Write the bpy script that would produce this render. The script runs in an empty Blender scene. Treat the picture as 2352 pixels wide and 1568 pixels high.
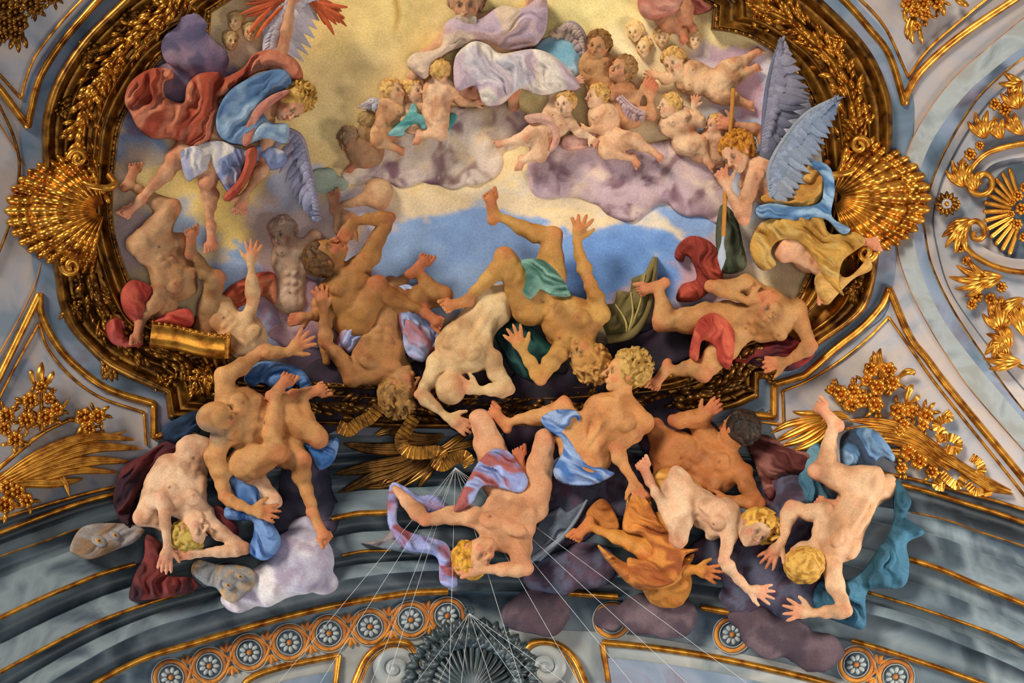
import bpy, math, random
import numpy as np
from mathutils import Vector, Matrix

# ---------------------------------------------------------------- camera, world, lights, exposure
PITCH = math.radians(30)
CAM = np.array([0.0, 0.0, 1.6])
RIGHT = np.array([1.0, 0.0, 0.0])
FWD = np.array([0.0, math.cos(PITCH), math.sin(PITCH)])
UP = np.array([0.0, -math.sin(PITCH), math.cos(PITCH)])
W0, H0 = 2352.0, 1568.0
FPX = (W0 / 2) / math.tan(math.radians(25))
scene = bpy.context.scene
COL = bpy.data.collections.new('church_vault'); scene.collection.children.link(COL)

cd = bpy.data.cameras.new('camera'); cam = bpy.data.objects.new('camera', cd); COL.objects.link(cam)
cam.location = CAM.tolist(); cam.rotation_euler = (math.radians(90) + PITCH, 0, 0)
cd.sensor_width = 36; cd.lens = 18 / math.tan(math.radians(25)); cd.clip_end = 200
scene.camera = cam

w = bpy.data.worlds.new('World'); scene.world = w; w.use_nodes = True
bg = w.node_tree.nodes['Background']; bg.inputs[0].default_value = (0.60, 0.72, 1.0, 1); bg.inputs[1].default_value = 0.15

def lamp(name, kind, pos, direction, energy, color, **kw):
    l = bpy.data.lights.new(name, kind); o = bpy.data.objects.new(name, l); COL.objects.link(o)
    o.location = pos
    o.rotation_euler = Vector(direction).to_track_quat('-Z', 'Y').to_euler()
    l.energy = energy; l.color = color
    for k, v in kw.items(): setattr(l, k, v)
    return o
def rdir(a, b, c):            # direction towards the light: a to the right, b up the picture, c out of the vault
    return a * RIGHT + b * UP - c * FWD
L = rdir(-0.54, 0.58, 0.58); L /= np.linalg.norm(L)
lamp('sun', 'SUN', (CAM + L * 5).tolist(), (-L).tolist(), 3.5, (1.0, 0.90, 0.76), angle=math.radians(16))
def room(a, b, c):            # a point a to the right, b up the picture and c metres along the view
    return (CAM + a * RIGHT + b * UP + c * FWD)
def aimed_area_light(name, at, to, e, col, sx, sy):
    d = room(*to) - room(*at)
    lamp(name, 'AREA', room(*at).tolist(), d.tolist(), e, col, shape='RECTANGLE', size=sx, size_y=sy)
aimed_area_light('window_light_west', (-6.6, -5.6, 8.6), (-4.9, -3.6, 11.0), 480, (0.86, 0.93, 1.0), 1.6, 2.4)
aimed_area_light('window_light_east', (8.2, -3.2, 7.2), (5.4, -0.8, 11.0), 640, (1.0, 0.93, 0.86), 2.0, 3.0)
aimed_area_light('front_fill_light', (1.5, -1.0, -1.0), (0, 0, 11.0), 240, (1.0, 0.93, 0.82), 4.0, 3.0)  # broad soft fill added behind the camera to lighten the shadows
scene.view_settings.view_transform = 'Standard'; scene.view_settings.look = 'None'
scene.view_settings.gamma = 1.0; scene.view_settings.exposure = 0.0; scene.view_settings.use_curve_mapping = False

# ---------------------------------------------------------------- the vault as a surface: (u, v) on the shell, h out of it, in units of about 4.6 mm
RAD = 11.8; CEN = CAM + 0.25 * RIGHT + 0.35 * UP - 0.2 * FWD; PX = 0.00456
def M(p):
    p = np.asarray(p, float)
    d = FWD[None] + ((p[:, 0:1] - W0 / 2) / FPX) * RIGHT[None] - ((p[:, 1:2] - H0 / 2) / FPX) * UP[None]
    d /= np.linalg.norm(d, axis=1)[:, None]
    oc = CAM - CEN; b = d @ oc; t = -b + np.sqrt(b * b - (oc @ oc - RAD * RAD))
    P = CAM + d * t[:, None]; n = (CEN - P) / RAD
    return P + n * (p[:, 2:3] * PX)

rng = np.random.RandomState(7)
def hsh(i, j, k, s=0):
    x = np.sin(i * 127.1 + j * 311.7 + k * 74.7 + s * 53.3) * 43758.5453
    return x - np.floor(x)
def vnoise(x, y, z=None, s=0):
    if z is None: z = np.zeros_like(x)
    i, j, k = np.floor(x), np.floor(y), np.floor(z); fx, fy, fz = x - i, y - j, z - k
    fx, fy, fz = [f * f * (3 - 2 * f) for f in (fx, fy, fz)]
    r = 0
    for a in (0, 1):
        for b in (0, 1):
            for c in (0, 1):
                r = r + hsh(i + a, j + b, k + c, s) * (fx if a else 1 - fx) * (fy if b else 1 - fy) * (fz if c else 1 - fz)
    return r
def fbm(x, y, o=4, s=0):
    r = 0; a = .5
    for q in range(o):
        r = r + a * vnoise(x, y, None, s + q); x = x * 2.03 + 5.1; y = y * 2.03 + 1.7; a *= .5
    return r
def sst(a, b, x):
    t = np.clip((x - a) / (b - a), 0, 1); return t * t * (3 - 2 * t)
def srgb(c):
    if isinstance(c, str): c = [int(c[i:i + 2], 16) / 255 for i in (0, 2, 4)]
    c = np.asarray(c, float); return np.where(c <= .04045, c / 12.92, ((c + .055) / 1.055) ** 2.4)

# ---------------------------------------------------------------- materials
def mat_base(name):
    m = bpy.data.materials.new(name); m.use_nodes = True; nt = m.node_tree
    b = nt.nodes['Principled BSDF']; return m, nt, b
def nd(nt, t, **kw):
    n = nt.nodes.new(t)
    for k, v in kw.items(): setattr(n, k, v)
    return n
def bump(nt, b, scale, strength, dist=.01, detail=4):
    tc = nd(nt, 'ShaderNodeTexCoord'); n = nd(nt, 'ShaderNodeTexNoise'); n.inputs['Scale'].default_value = scale; n.inputs['Detail'].default_value = detail
    bp = nd(nt, 'ShaderNodeBump'); bp.inputs['Strength'].default_value = strength; bp.inputs['Distance'].default_value = dist
    nt.links.new(tc.outputs['Object'], n.inputs['Vector']); nt.links.new(n.outputs[0], bp.inputs['Height']); nt.links.new(bp.outputs[0], b.inputs['Normal'])
    return tc, n
def paint(name, rough=.75, mottle=.12, bs=.25):        # pigment from the vertex colours, broken by plaster grain
    m, nt, b = mat_base(name); b.inputs['Roughness'].default_value = rough; b.inputs['Specular IOR Level'].default_value = .25
    at = nd(nt, 'ShaderNodeAttribute', attribute_name='Col'); tc, n = bump(nt, b, 26, bs, .004)
    n2 = nd(nt, 'ShaderNodeTexNoise'); n2.inputs['Scale'].default_value = 7; n2.inputs['Detail'].default_value = 6; nt.links.new(tc.outputs['Object'], n2.inputs['Vector'])
    mr = nd(nt, 'ShaderNodeMapRange'); mr.inputs['To Min'].default_value = 1 - mottle * 2.2; mr.inputs['To Max'].default_value = 1 + mottle * 1.6
    nt.links.new(n2.outputs[0], mr.inputs[0])
    n3 = nd(nt, 'ShaderNodeTexNoise'); n3.inputs['Scale'].default_value = 55; n3.inputs['Detail'].default_value = 5; n3.inputs['Roughness'].default_value = .7; nt.links.new(tc.outputs['Object'], n3.inputs['Vector'])
    m3 = nd(nt, 'ShaderNodeMapRange'); m3.inputs['From Min'].default_value = .3; m3.inputs['From Max'].default_value = .7; m3.inputs['To Min'].default_value = .80; m3.inputs['To Max'].default_value = 1.16; nt.links.new(n3.outputs[0], m3.inputs[0])
    mm = nd(nt, 'ShaderNodeMath', operation='MULTIPLY'); nt.links.new(mr.outputs[0], mm.inputs[0]); nt.links.new(m3.outputs[0], mm.inputs[1])
    vm = nd(nt, 'ShaderNodeVectorMath', operation='SCALE'); nt.links.new(at.outputs['Color'], vm.inputs[0]); nt.links.new(mm.outputs[0], vm.inputs['Scale'])
    nt.links.new(vm.outputs[0], b.inputs['Base Color']); return m
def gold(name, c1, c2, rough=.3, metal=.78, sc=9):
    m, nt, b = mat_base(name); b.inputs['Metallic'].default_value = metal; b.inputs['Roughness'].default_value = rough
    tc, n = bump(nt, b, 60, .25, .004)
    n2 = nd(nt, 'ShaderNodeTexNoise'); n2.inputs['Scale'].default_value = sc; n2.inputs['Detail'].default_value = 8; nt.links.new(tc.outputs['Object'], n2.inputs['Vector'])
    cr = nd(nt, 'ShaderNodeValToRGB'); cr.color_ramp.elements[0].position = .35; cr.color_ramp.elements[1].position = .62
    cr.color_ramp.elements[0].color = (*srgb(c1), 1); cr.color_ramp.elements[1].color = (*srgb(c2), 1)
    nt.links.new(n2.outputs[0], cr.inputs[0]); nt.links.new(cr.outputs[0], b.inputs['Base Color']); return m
def stone(name, cols, rough=.6, sc=1.6):
    m, nt, b = mat_base(name); b.inputs['Roughness'].default_value = rough
    tc, n = bump(nt, b, 18, .2, .006)
    n2 = nd(nt, 'ShaderNodeTexNoise'); n2.inputs['Scale'].default_value = sc; n2.inputs['Detail'].default_value = 9; n2.inputs['Distortion'].default_value = .8; nt.links.new(tc.outputs['Object'], n2.inputs['Vector'])
    cr = nd(nt, 'ShaderNodeValToRGB'); e = cr.color_ramp.elements
    while len(e) < len(cols): e.new(.5)
    for i, c in enumerate(cols): e[i].position = .32 + .36 * i / (len(cols) - 1); e[i].color = (*srgb(c), 1)
    nt.links.new(n2.outputs[0], cr.inputs[0]); nt.links.new(cr.outputs[0], b.inputs['Base Color']); return m
MT = dict(
    fresco=paint('fresco_paint', .8, .10, .3), skin=paint('painted_skin', .62, .10, .2), cloth=paint('painted_cloth', .8, .14, .3),
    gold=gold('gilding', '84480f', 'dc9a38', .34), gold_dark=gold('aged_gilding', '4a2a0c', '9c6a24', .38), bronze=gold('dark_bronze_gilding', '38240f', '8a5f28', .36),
    plaster=stone('grey_plaster', ['76828e', '9c999c', 'aa9d94', '868e9c']), plaster_cool=stone('blue_grey_plaster', ['465c6c', '637688', '788496', '6c6674']),
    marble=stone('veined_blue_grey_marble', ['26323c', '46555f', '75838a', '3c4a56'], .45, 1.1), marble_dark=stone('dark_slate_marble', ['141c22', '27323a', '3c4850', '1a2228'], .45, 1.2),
    marble_light=stone('pale_marble', ['5e6a70', '848c8e', '9c9c96', '6c777c'], .45, 1.0),
    slate=stone('dark_blue_slate', ['2a3a44', '3c4c5a', '566473'], .6), ochre=stone('painted_ochre', ['7a3f12', 'a8641c', 'c8862c'], .7, 4),  # slate: dark blue-grey of the ring grounds, fillet and cartouche field
    stucco=stone('silvery_stucco', ['10181c', '2a363a', '5a686c'], .4, 3), white=stone('off_white_paint', ['747c80', '98a0a0', '8a8c86'], .6, 3),
    wire=mat_base('pale_steel_wire')[0])
MT['wire'].node_tree.nodes['Principled BSDF'].inputs['Base Color'].default_value = (.62, .66, .68, 1)
MT['wire'].node_tree.nodes['Principled BSDF'].inputs['Roughness'].default_value = .4

# ---------------------------------------------------------------- mesh accumulation and linking
HS = 1.0
class MB:
    def __init__(s): s.v = []; s.f = []; s.c = []; s.n = 0; s.q = []
    def add(s, v, f, c=(.5, .5, .5)):
        v = np.asarray(v, float); c = np.asarray(c, float)
        if c.ndim == 1: c = np.tile(c, (len(v), 1))
        s.v.append(v); s.c.append(c)
        f = np.asarray(f)
        s.f.append(f + s.n if f.shape[1] == 4 else np.c_[f, f[:, :1] * 0 - 1 - s.n] + s.n)
        s.n += len(v); return s
    def build(s, name, mat, parent=None, smooth=True, **props):
        v = np.concatenate(s.v) * [1, 1, HS]; v[:, 2] += (HS < 1) * 46 * sst(1060, 1290, v[:, 1]); c = np.concatenate(s.c); f = np.concatenate(s.f)
        W = M(v); org = W.mean(0)
        me = bpy.data.meshes.new(name); tri = f[:, 3] < 0
        loops = []; 
        nf = len(f); sz = np.where(tri, 3, 4)
        ff = f[:, ::-1]                       # flip: (u, v, h) is left-handed
        flat = ff[ff >= 0] if tri.any() else ff.ravel()
        me.vertices.add(len(v)); me.vertices.foreach_set('co', (W - org).ravel())
        me.loops.add(len(flat)); me.loops.foreach_set('vertex_index', flat.astype(np.int32))
        me.polygons.add(nf); st = np.r_[0, np.cumsum(sz)[:-1]]; me.polygons.foreach_set('loop_start', st.astype(np.int32))
        me.polygons.foreach_set('use_smooth', np.full(nf, smooth)); me.update(calc_edges=True); me.validate()
        at = me.color_attributes.new('Col', 'FLOAT_COLOR', 'POINT'); at.data.foreach_set('color', np.c_[np.clip(c, 0, 1), np.ones(len(c))].ravel())
        me.materials.append(MT[mat]); o = bpy.data.objects.new(name, me); COL.objects.link(o)
        o['_org'] = org.tolist(); loc = org
        if parent is not None: o.parent = parent; loc = org - np.array(parent['_org'])
        o.location = loc.tolist()
        for k, x in props.items(): o[k] = x
        return o
ALLT = []
def tag(o, label, cat, group=None):
    o['label'] = label; o['category'] = cat
    if group: o['group'] = group
    return o
def struct(o): o['kind'] = 'structure'; return o
def empty(name, p, label, cat, group=None):
    o = bpy.data.objects.new(name, None); COL.objects.link(o); P = M(np.array([p], float))[0]
    o.location = P.tolist(); o['_org'] = P.tolist(); o.empty_display_size = .05; return tag(o, label, cat, group)

def spline(P, n, closed=False):
    P = np.asarray(P, float); N = len(P)
    if closed: Q = np.vstack([P[-1], P, P[0], P[1]])
    else: Q = np.vstack([2 * P[0] - P[1], P, 2 * P[-1] - P[-2]])
    segs = N if closed else N - 1; out = []
    for i in range(segs):
        a, b, c, d = Q[i:i + 4]; t = np.linspace(0, 1, n, endpoint=False)[:, None]
        out.append(.5 * ((2 * b) + (-a + c) * t + (2 * a - 5 * b + 4 * c - d) * t * t + (-a + 3 * b - 3 * c + d) * t ** 3))
    if not closed: out.append(Q[-2][None])
    return np.concatenate(out)
def resample(P, step):
    P = np.asarray(P, float); d = np.r_[0, np.cumsum(np.linalg.norm(np.diff(P, axis=0), axis=1))]
    n = max(2, int(d[-1] / step) + 1); t = np.linspace(0, d[-1], n)
    return np.stack([np.interp(t, d, P[:, i]) for i in range(P.shape[1])], 1)
def grid_faces(n, m, closed_m=False, closed_n=False):
    i, j = np.meshgrid(np.arange(n if closed_n else n - 1), np.arange(m if closed_m else m - 1), indexing='ij'); i = i.ravel(); j = j.ravel()
    a = lambda x, y: (x % n) * m + (y % m)
    return np.stack([a(i, j), a(i, j + 1), a(i + 1, j + 1), a(i + 1, j)], 1)
def ribbon(mb, curves, col=(.5, .5, .5)):           # ruled surface through curves of equal length (each (n,3))
    C = np.stack(curves, 0); mb.add(C.reshape(-1, 3), grid_faces(C.shape[0], C.shape[1])[:, ::-1], col)
def normals2(P):
    t = np.gradient(P[:, :2], axis=0); t /= np.linalg.norm(t, axis=1)[:, None] + 1e-9
    return np.stack([-t[:, 1], t[:, 0]], 1)
def moulding(mb, P, prof, col=(.5, .5, .5), closed=False):  # profile: list of (offset, h) swept along P
    P = np.asarray(P, float); n = normals2(P)
    if P.shape[1] == 2: P = np.c_[P, np.zeros(len(P))]
    if closed:
        t = np.roll(P, -1, 0)[:, :2] - np.roll(P, 1, 0)[:, :2]; t /= np.linalg.norm(t, axis=1)[:, None] + 1e-9; n = np.stack([-t[:, 1], t[:, 0]], 1)
    V = np.concatenate([np.c_[P[:, :2] + n * o, P[:, 2:3] + h] for o, h in prof])
    mb.add(V, grid_faces(len(prof), len(P), closed_m=closed), col)
def mitre(P, step=6):       # polyline (sharp corners kept) -> dense points
    out = []
    for a, b in zip(P[:-1], P[1:]):
        a = np.array(a, float); b = np.array(b, float); n = max(1, int(np.linalg.norm(b - a) / step))
        out.append(a + (b - a) * np.linspace(0, 1, n, endpoint=False)[:, None])
    out.append(np.array(P[-1], float)[None]); return np.concatenate(out)
def roll(r, w, h0=0, n=7): return [(w * math.cos(a), h0 + r * math.sin(a)) for a in np.linspace(math.pi, 0, n)]

def blob(mb, c, r, ang=0, col=(.5, .5, .5), n=8, m=6):
    th = np.linspace(0, 2 * math.pi, n, endpoint=False); ph = np.linspace(0, math.pi, m)
    T, Pp = np.meshgrid(th, ph); x = np.cos(T) * np.sin(Pp) * r[0]; y = np.sin(T) * np.sin(Pp) * r[1]; z = np.cos(Pp) * r[2]
    ca, sa = math.cos(ang), math.sin(ang)
    V = np.stack([c[0] + x * ca - y * sa, c[1] + x * sa + y * ca, c[2] + z], -1).reshape(-1, 3)
    mb.add(V, grid_faces(m, n, closed_m=True), col)
def blade(mb, P, w, ridge=6, flutes=1, prof=None, col=(.5, .5, .5), n=6, curl=0, edge=0):
    """a leaf or frond: swept along P with a width that swells and tapers, raised ridge(s)"""
    P = spline(P, n); m = len(P); t = np.linspace(0, 1, m)
    wp = np.sin(np.pi * np.clip(t * .93 + .05, 0, 1)) ** .7 if prof is None else np.interp(t, np.linspace(0, 1, len(prof)), prof)
    nn = normals2(P); k = 4 * flutes + 1; s = np.linspace(-1, 1, k); V = []
    for si in s:
        hh = ridge * (.35 + .65 * np.abs(np.cos(si * flutes * np.pi / 2 + (0 if flutes % 2 else np.pi / 2)))) * (1 - .45 * si * si)
        if abs(si) > .99: hh = -edge
        V.append(np.c_[P[:, :2] + nn * (si * w * wp)[:, None], P[:, 2] + hh * (wp * .7 + .3) + curl * t ** 3])
    mb.add(np.concatenate(V), grid_faces(k, m), col)
def tube(mb, P, r, n=8, col=(.5, .5, .5), dense=5, r2=None):
    P = spline(P, dense) if dense > 1 else np.asarray(P, float); m = len(P); t = np.gradient(P, axis=0); t /= np.linalg.norm(t, axis=1)[:, None] + 1e-9
    a = np.array([0, 0, 1.]); b = np.cross(t, a); bn = np.linalg.norm(b, axis=1)[:, None]; b = np.where(bn > .05, b / (bn + 1e-9), [1., 0, 0]); c = np.cross(b, t)
    rr = np.linspace(r, r if r2 is None else r2, m)[:, None]
    V = np.stack([P + (b * math.cos(x) + c * math.sin(x)) * rr for x in np.linspace(0, 2 * math.pi, n, endpoint=False)], 1)
    mb.add(V.reshape(-1, 3), grid_faces(m, n, closed_m=True), col)
def flower(mb, c, r, petals=6, h=6, a0=0, col=(.5, .5, .5), cc=None):
    for i in range(petals):
        a = a0 + 2 * math.pi * i / petals; d = np.array([math.cos(a), math.sin(a)])
        p0 = [c[0] + d[0] * r * .15, c[1] + d[1] * r * .15, c[2]]; p1 = [c[0] + d[0] * r * .6, c[1] + d[1] * r * .6, c[2] + h * .6]; p2 = [c[0] + d[0] * r, c[1] + d[1] * r, c[2] + h * .3]
        blade(mb, [p0, p1, p2], r * .36 * 6 / max(petals, 6) * 1.1, h * .7, col=col, n=3)
    blob(mb, (c[0], c[1], c[2] + h * .6), (r * .25, r * .25, h), 0, col if cc is None else cc)
def spiral(c, r0, turns, a0, d=1, n=40, shrink=.12):
    t = np.linspace(0, 1, n); a = a0 + d * t * turns * 2 * math.pi; r = r0 * (shrink ** t)
    return np.stack([c[0] + r * np.cos(a), c[1] + r * np.sin(a), np.full(n, c[2]) + 8 * t], 1)
def rosette_leaf(mb, base, ang, L, w, ridge=8, bend=.3, col=(.5, .5, .5), fl=1, h=0, curl=0, lift=.15):
    d = np.array([math.cos(ang), math.sin(ang)]); e = np.array([-d[1], d[0]])
    b = np.array(base[:2], float)
    pts = [[*(b), base[2]], [*(b + d * L * .35 + e * L * bend * .25), base[2] + L * lift], [*(b + d * L * .7 + e * L * bend * .6), base[2] + L * lift], [*(b + d * L + e * L * bend * 1.1), base[2] + h]]
    blade(mb, pts, w, ridge, fl, col=col, curl=curl)
# ================================================================ the setting
# shell of the vault
us = np.arange(-450, 2810, 20.); vs = np.arange(-400, 1980, 20.); U, V = np.meshgrid(us, vs)
mb = MB(); mb.add(np.stack([U, V, U * 0 - 4], -1).reshape(-1, 3), grid_faces(len(vs), len(us))[:, ::-1]); struct(mb.build('ceiling', 'plaster'))

PAIRS = [((420, -95), (575, -30)), ((330, -45), (484, 30)), ((300, -22), (480, 78)), ((277, 0), (430, 95)), ((191, 86), (367, 137)), ((128, 179), (310, 220)), ((99, 265), (277, 290)),
 ((96, 325), (265, 360)), ((98, 400), (259, 430)), ((103, 480), (258, 500)), ((112, 560), (268, 560)), ((126, 637), (290, 625)), ((134, 694), (318, 685)), ((159, 755), (350, 730)),
 ((204, 806), (392, 749)), ((242, 841), (450, 765)), ((300, 873), (524, 770)), ((379, 905), (524, 822)), ((386, 961), (540, 850)), ((500, 965), (640, 870)), ((800, 980), (850, 885)),
 ((1076, 985), (1076, 888)), ((1350, 980), (1300, 885)), ((1650, 945), (1500, 870)), ((1743, 914), (1620, 830)), ((1744, 863), (1622, 775)), ((1793, 855), (1690, 765)), ((1893, 786), (1760, 740)),
 ((1957, 741), (1815, 700)), ((1992, 703), (1845, 650)), ((2011, 642), (1870, 590)), ((2022, 560), (1885, 520)), ((2035, 460), (1893, 440)), ((2045, 380), (1890, 370)), ((2050, 287), (1878, 290)),
 ((2043, 217), (1855, 220)), ((2011, 137), (1810, 150)), ((1964, 73), (1745, 99)), ((1890, 0), (1691, 77)), ((1870, -20), (1635, 68)), ((1850, -40), (1640, 18)), ((1780, -95), (1560, -25))]
CORN = {1, 2, 16, 17, 18, 24, 25, 39, 40}
def subdivide(idx):
    P = np.array([p[idx] for p in PAIRS], float); out = []; n = len(P)
    for i in range(n - 1):
        a, b = P[i], P[i + 1]; p = P[i - 1] if i > 0 and i not in CORN else 2 * a - b; q = P[i + 2] if i + 2 < n and (i + 1) not in CORN else 2 * b - a
        t = np.linspace(0, 1, 10, endpoint=False)[:, None]
        out.append(.5 * ((2 * a) + (-p + b) * t + (2 * p - 5 * a + 4 * b - q) * t * t + (-p + 3 * a - 3 * b + q) * t ** 3))
    out.append(P[-1][None]); return np.concatenate(out)
FO, FI = subdivide(0), subdivide(1)
def at(t, h): return np.c_[FO * (1 - t) + FI * t, np.full(len(FO), h)]

# painted sky inside the frame
SKY = [  # u, v, ru, rv, colour, softness
 (1070, 60, 900, 330, 'fce09a', .9), (760, 130, 200, 260, 'f8d488', .8), (900, 60, 130, 200, 'f8d88a', .8), (1330, 20, 280, 110, 'ffe89c', .9), (900, 250, 260, 160, 'fadc98', .8),
 (1000, 420, 430, 60, 'f2cf92', .8), (1190, 480, 330, 80, 'fce0a8', .7), (1500, 190, 200, 140, 'fae2b0', .8), (1180, 590, 560, 160, '8fb0dc', .7), (1000, 560, 190, 120, '92aed6', .7),
 (1450, 600, 260, 150, '7ba2da', .7), (1110, 545, 120, 70, '86a6d6', .5), (1270, 470, 110, 40, 'e9cfa4', .6), (1330, 510, 90, 40, 'f3d6a2', .5), (1020, 470, 120, 50, 'eccfa0', .6),
 (1420, 640, 160, 80, '6f98d6', .6), (1540, 520, 120, 45, 'f0dcb8', .6), (1600, 500, 110, 50, '82a6d8', .6), (1640, 640, 90, 110, 'c9a3a8', .7), (1560, 740, 130, 90, '94a4c8', .7), (1480, 730, 120, 60, 'c7a9ad', .6),
 (1760, 330, 150, 200, 'b4c3dc', .8), (1700, 180, 120, 80, 'd5c4cf', .7), (1750, 230, 60, 60, 'c79aa4', .6), (1850, 300, 80, 100, 'c8c8dc', .7), (1700, 120, 60, 30, 'c2a2b4', .5),
 (320, 330, 80, 60, '87a4cc', .6), (310, 250, 60, 70, '8c7c98', .6), (420, 180, 130, 110, '8a7890', .7), (500, 110, 60, 60, 'a896a8', .6), (560, 70, 110, 90, 'fadca8', .7), (590, 150, 70, 80, 'ead0ae', .7),
 (330, 430, 90, 90, 'd8c4a8', .7), (400, 420, 80, 60, 'fadc8c', .7), (430, 520, 110, 70, '9fb8d4', .6), (560, 480, 130, 160, 'fad678', .7), (545, 570, 34, 34, '8fb0d6', .5), (660, 560, 100, 160, 'cdb2aa', .8),
 (720, 400, 100, 80, 'e9c684', .8), (680, 450, 60, 60, 'b9bdd0', .6), (540, 680, 100, 110, '93b0d8', .6), (650, 700, 90, 90, 'b590a0', .7), (640, 770, 60, 50, 'b9c6de', .5), (760, 520, 100, 60, 'cdb4ac', .8),
 (300, 560, 60, 80, 'cdb6b8', .7), (860, 500, 80, 60, 'c5b8bc', .8), (700, 760, 90, 110, '8d6f86', .7), (720, 840, 110, 60, '4a3a4a', .7), (800, 700, 100, 80, '7a6478', .7),
 (1000, 860, 330, 90, '3a2c38', .8), (1350, 850, 330, 80, '352630', .8), (1230, 760, 110, 120, '2c3a48', .7), (1560, 800, 170, 60, '3a2c3a', .7), (1690, 770, 160, 60, '40303a', .6)]
step = 5.
us = np.arange(225, 1925, step); vs = np.arange(-90, 905, step); U, V = np.meshgrid(us, vs)
def inside(U, V, poly):
    c = np.zeros(U.shape, bool); n = len(poly)
    for i in range(n):
        x0, y0 = poly[i - 1]; x1, y1 = poly[i]
        if y0 != y1: c ^= ((y0 > V) != (y1 > V)) & (U < (x1 - x0) * (V - y0) / (y1 - y0) + x0)
    return c
mid = FO * .12 + FI * .88
ins = inside(U, V, mid)
wu = (fbm(U / 80, V / 60, 6, 3) - .47) * 190; wv = (fbm(U / 80, V / 50, 6, 9) - .47) * 130
col = np.tile(srgb('e3c79a'), (U.size, 1)).reshape(*U.shape, 3)
for (u, v, ru, rv, c, sf) in SKY:
    d = np.sqrt(((U + wu - u) / ru) ** 2 + ((V + wv - v) / rv) ** 2); a = (1 - sst(1 - sf * .55, 1 + sf * .25, d)) * .92
    col = col * (1 - a[..., None]) + srgb(c) * a[..., None]
n1 = fbm(U / 30, V / 30, 4, 21)[..., None] - .47; col = col * (1 + n1 * .25)
st = np.exp(-((U - 908 - 6 * np.sin(V / 20)) / 7) ** 2) * (1 - sst(40, 100, V)) * .7; col = col * (1 - st[..., None]) + srgb('c08a30') * st[..., None]
vals = np.stack([U, V, U * 0 + 1], -1).reshape(-1, 3); F = grid_faces(len(vs), len(us)); keep = ins.ravel()[F].any(1); F = F[keep][:, ::-1]
used = np.unique(F); rm = np.full(U.size, -1); rm[used] = np.arange(len(used))
mb = MB(); mb.add(vals[used], rm[F], col.reshape(-1, 3)[used])
tag(mb.build('painted_sky', 'fresco'), 'frescoed sky of golden light and blue cloud filling the gilded frame', 'fresco')

# gilded frame round the fresco
fr = empty('gilded_frame', (1076, 985, 0), 'huge curved gilded stucco frame with stepped corners around the fresco', 'picture frame')
def frame_part(name, mat, prof):
    mb = MB(); ribbon(mb, [at(t, h) for t, h in prof]); return mb.build(name, mat, fr)
frame_part('outer_moulding', 'gold_dark', [(0, -5), (.005, 26), (.03, 34), (.07, 40), (.10, 38), (.125, 28), (.14, 24), (.16, 16), (.18, 12)])
frame_part('panel', 'gold_dark', [(.18, 12), (.27, 10), (.29, 20), (.32, 25), (.35, 20), (.37, 10), (.66, 10)])
frame_part('inner_moulding', 'gold_dark', [(.66, 10), (.67, 34), (.70, 44), (.73, 38), (.75, 24), (.80, 16), (.88, 26), (.92, 36), (.935, 36)])
frame_part('bead_strip', 'bronze', [(.935, 36), (.94, 28), (.985, 26), (1.0, 30), (1.01, 24), (1.012, -2)])
mb = MB(); bp = resample(at(.965, 30), 17)
nb = normals2(bp)
for i, p in enumerate(bp): blob(mb, p, (6.5, 4, 5) if i % 2 else (3, 4.5, 5), math.atan2(-nb[i, 0], nb[i, 1]), n=7, m=5)
mb.build('bead', 'gold', fr, kind='stuff')
# slim gilded mouldings and painted lines on the vault
def line(name, pts, w, h, mat='gold', label=None, cat='moulding', curved=True, extra=None, sharp=False):
    P = (resample(spline(pts, 10), 9) if not sharp else mitre(pts, 8)); mb = MB(); moulding(mb, P, roll(h, w, -2))
    if extra:
        for (off, w2, h2) in extra: n = normals2(P); moulding(mb, P[:, :2] + n * off, roll(h2, w2, -2))
    o = mb.build(name, mat); return tag(o, label, cat)
def join(*c): return np.concatenate([resample(spline(x, 10), 9) for x in c])
def vline(name, arms, w, h, label, off=0, w2=0, h2=0):
    mb = MB()
    P = join(*arms); n = normals2(P); moulding(mb, P, roll(h, w, -2)); o = mb.build(name, 'gold'); tag(o, label, 'moulding')
    return o
UL = [[(-60, 130), (0, 204), (64, 292)], [(64, 292), (72, 250), (92, 179), (137, 105), (198, 32), (240, -14), (300, -70)]]
UL2 = [[(-60, 105), (0, 172), (48, 226)], [(48, 226), (60, 180), (82, 128), (128, 66), (190, -2), (240, -50)]]
UR = [[(1860, -70), (1938, 0), (1995, 64), (2043, 128), (2078, 240)], [(2078, 240), (2088, 206), (2123, 155), (2203, 85), (2324, 3), (2400, -45)]]
UR2 = [[(1880, -90), (1978, 0), (2035, 66), (2086, 178)], [(2086, 178), (2130, 115), (2203, 50), (2270, -5), (2330, -50)]]
LL = [[(-60, 985), (6, 850), (91, 674)], [(91, 674), (97, 726), (137, 800), (191, 854), (255, 896), (354, 927)], [(354, 927), (354, 1004)], [(354, 1004), (374, 998), (384, 996)]]
LL2 = [[(-60, 1040), (20, 870), (90, 742)], [(90, 742), (110, 800), (160, 862), (230, 912), (331, 947)], [(331, 947), (336, 1022)]]
LR = [[(2410, 1180), (2349, 1097), (2187, 900), (2129, 824), (2088, 770), (2042, 662)], [(2042, 662), (2024, 703), (1980, 751), (1916, 802), (1852, 859), (1834, 866), (1777, 883)], [(1777, 883), (1777, 957)], [(1777, 957), (1701, 950)]]
LR2 = [[(2410, 1215), (2330, 1108), (2160, 895), (2100, 812), (2041, 728)], [(2041, 728), (1990, 780), (1930, 828), (1860, 872), (1798, 898)], [(1798, 898), (1800, 975)], [(1800, 975), (1710, 965)]]
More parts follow.
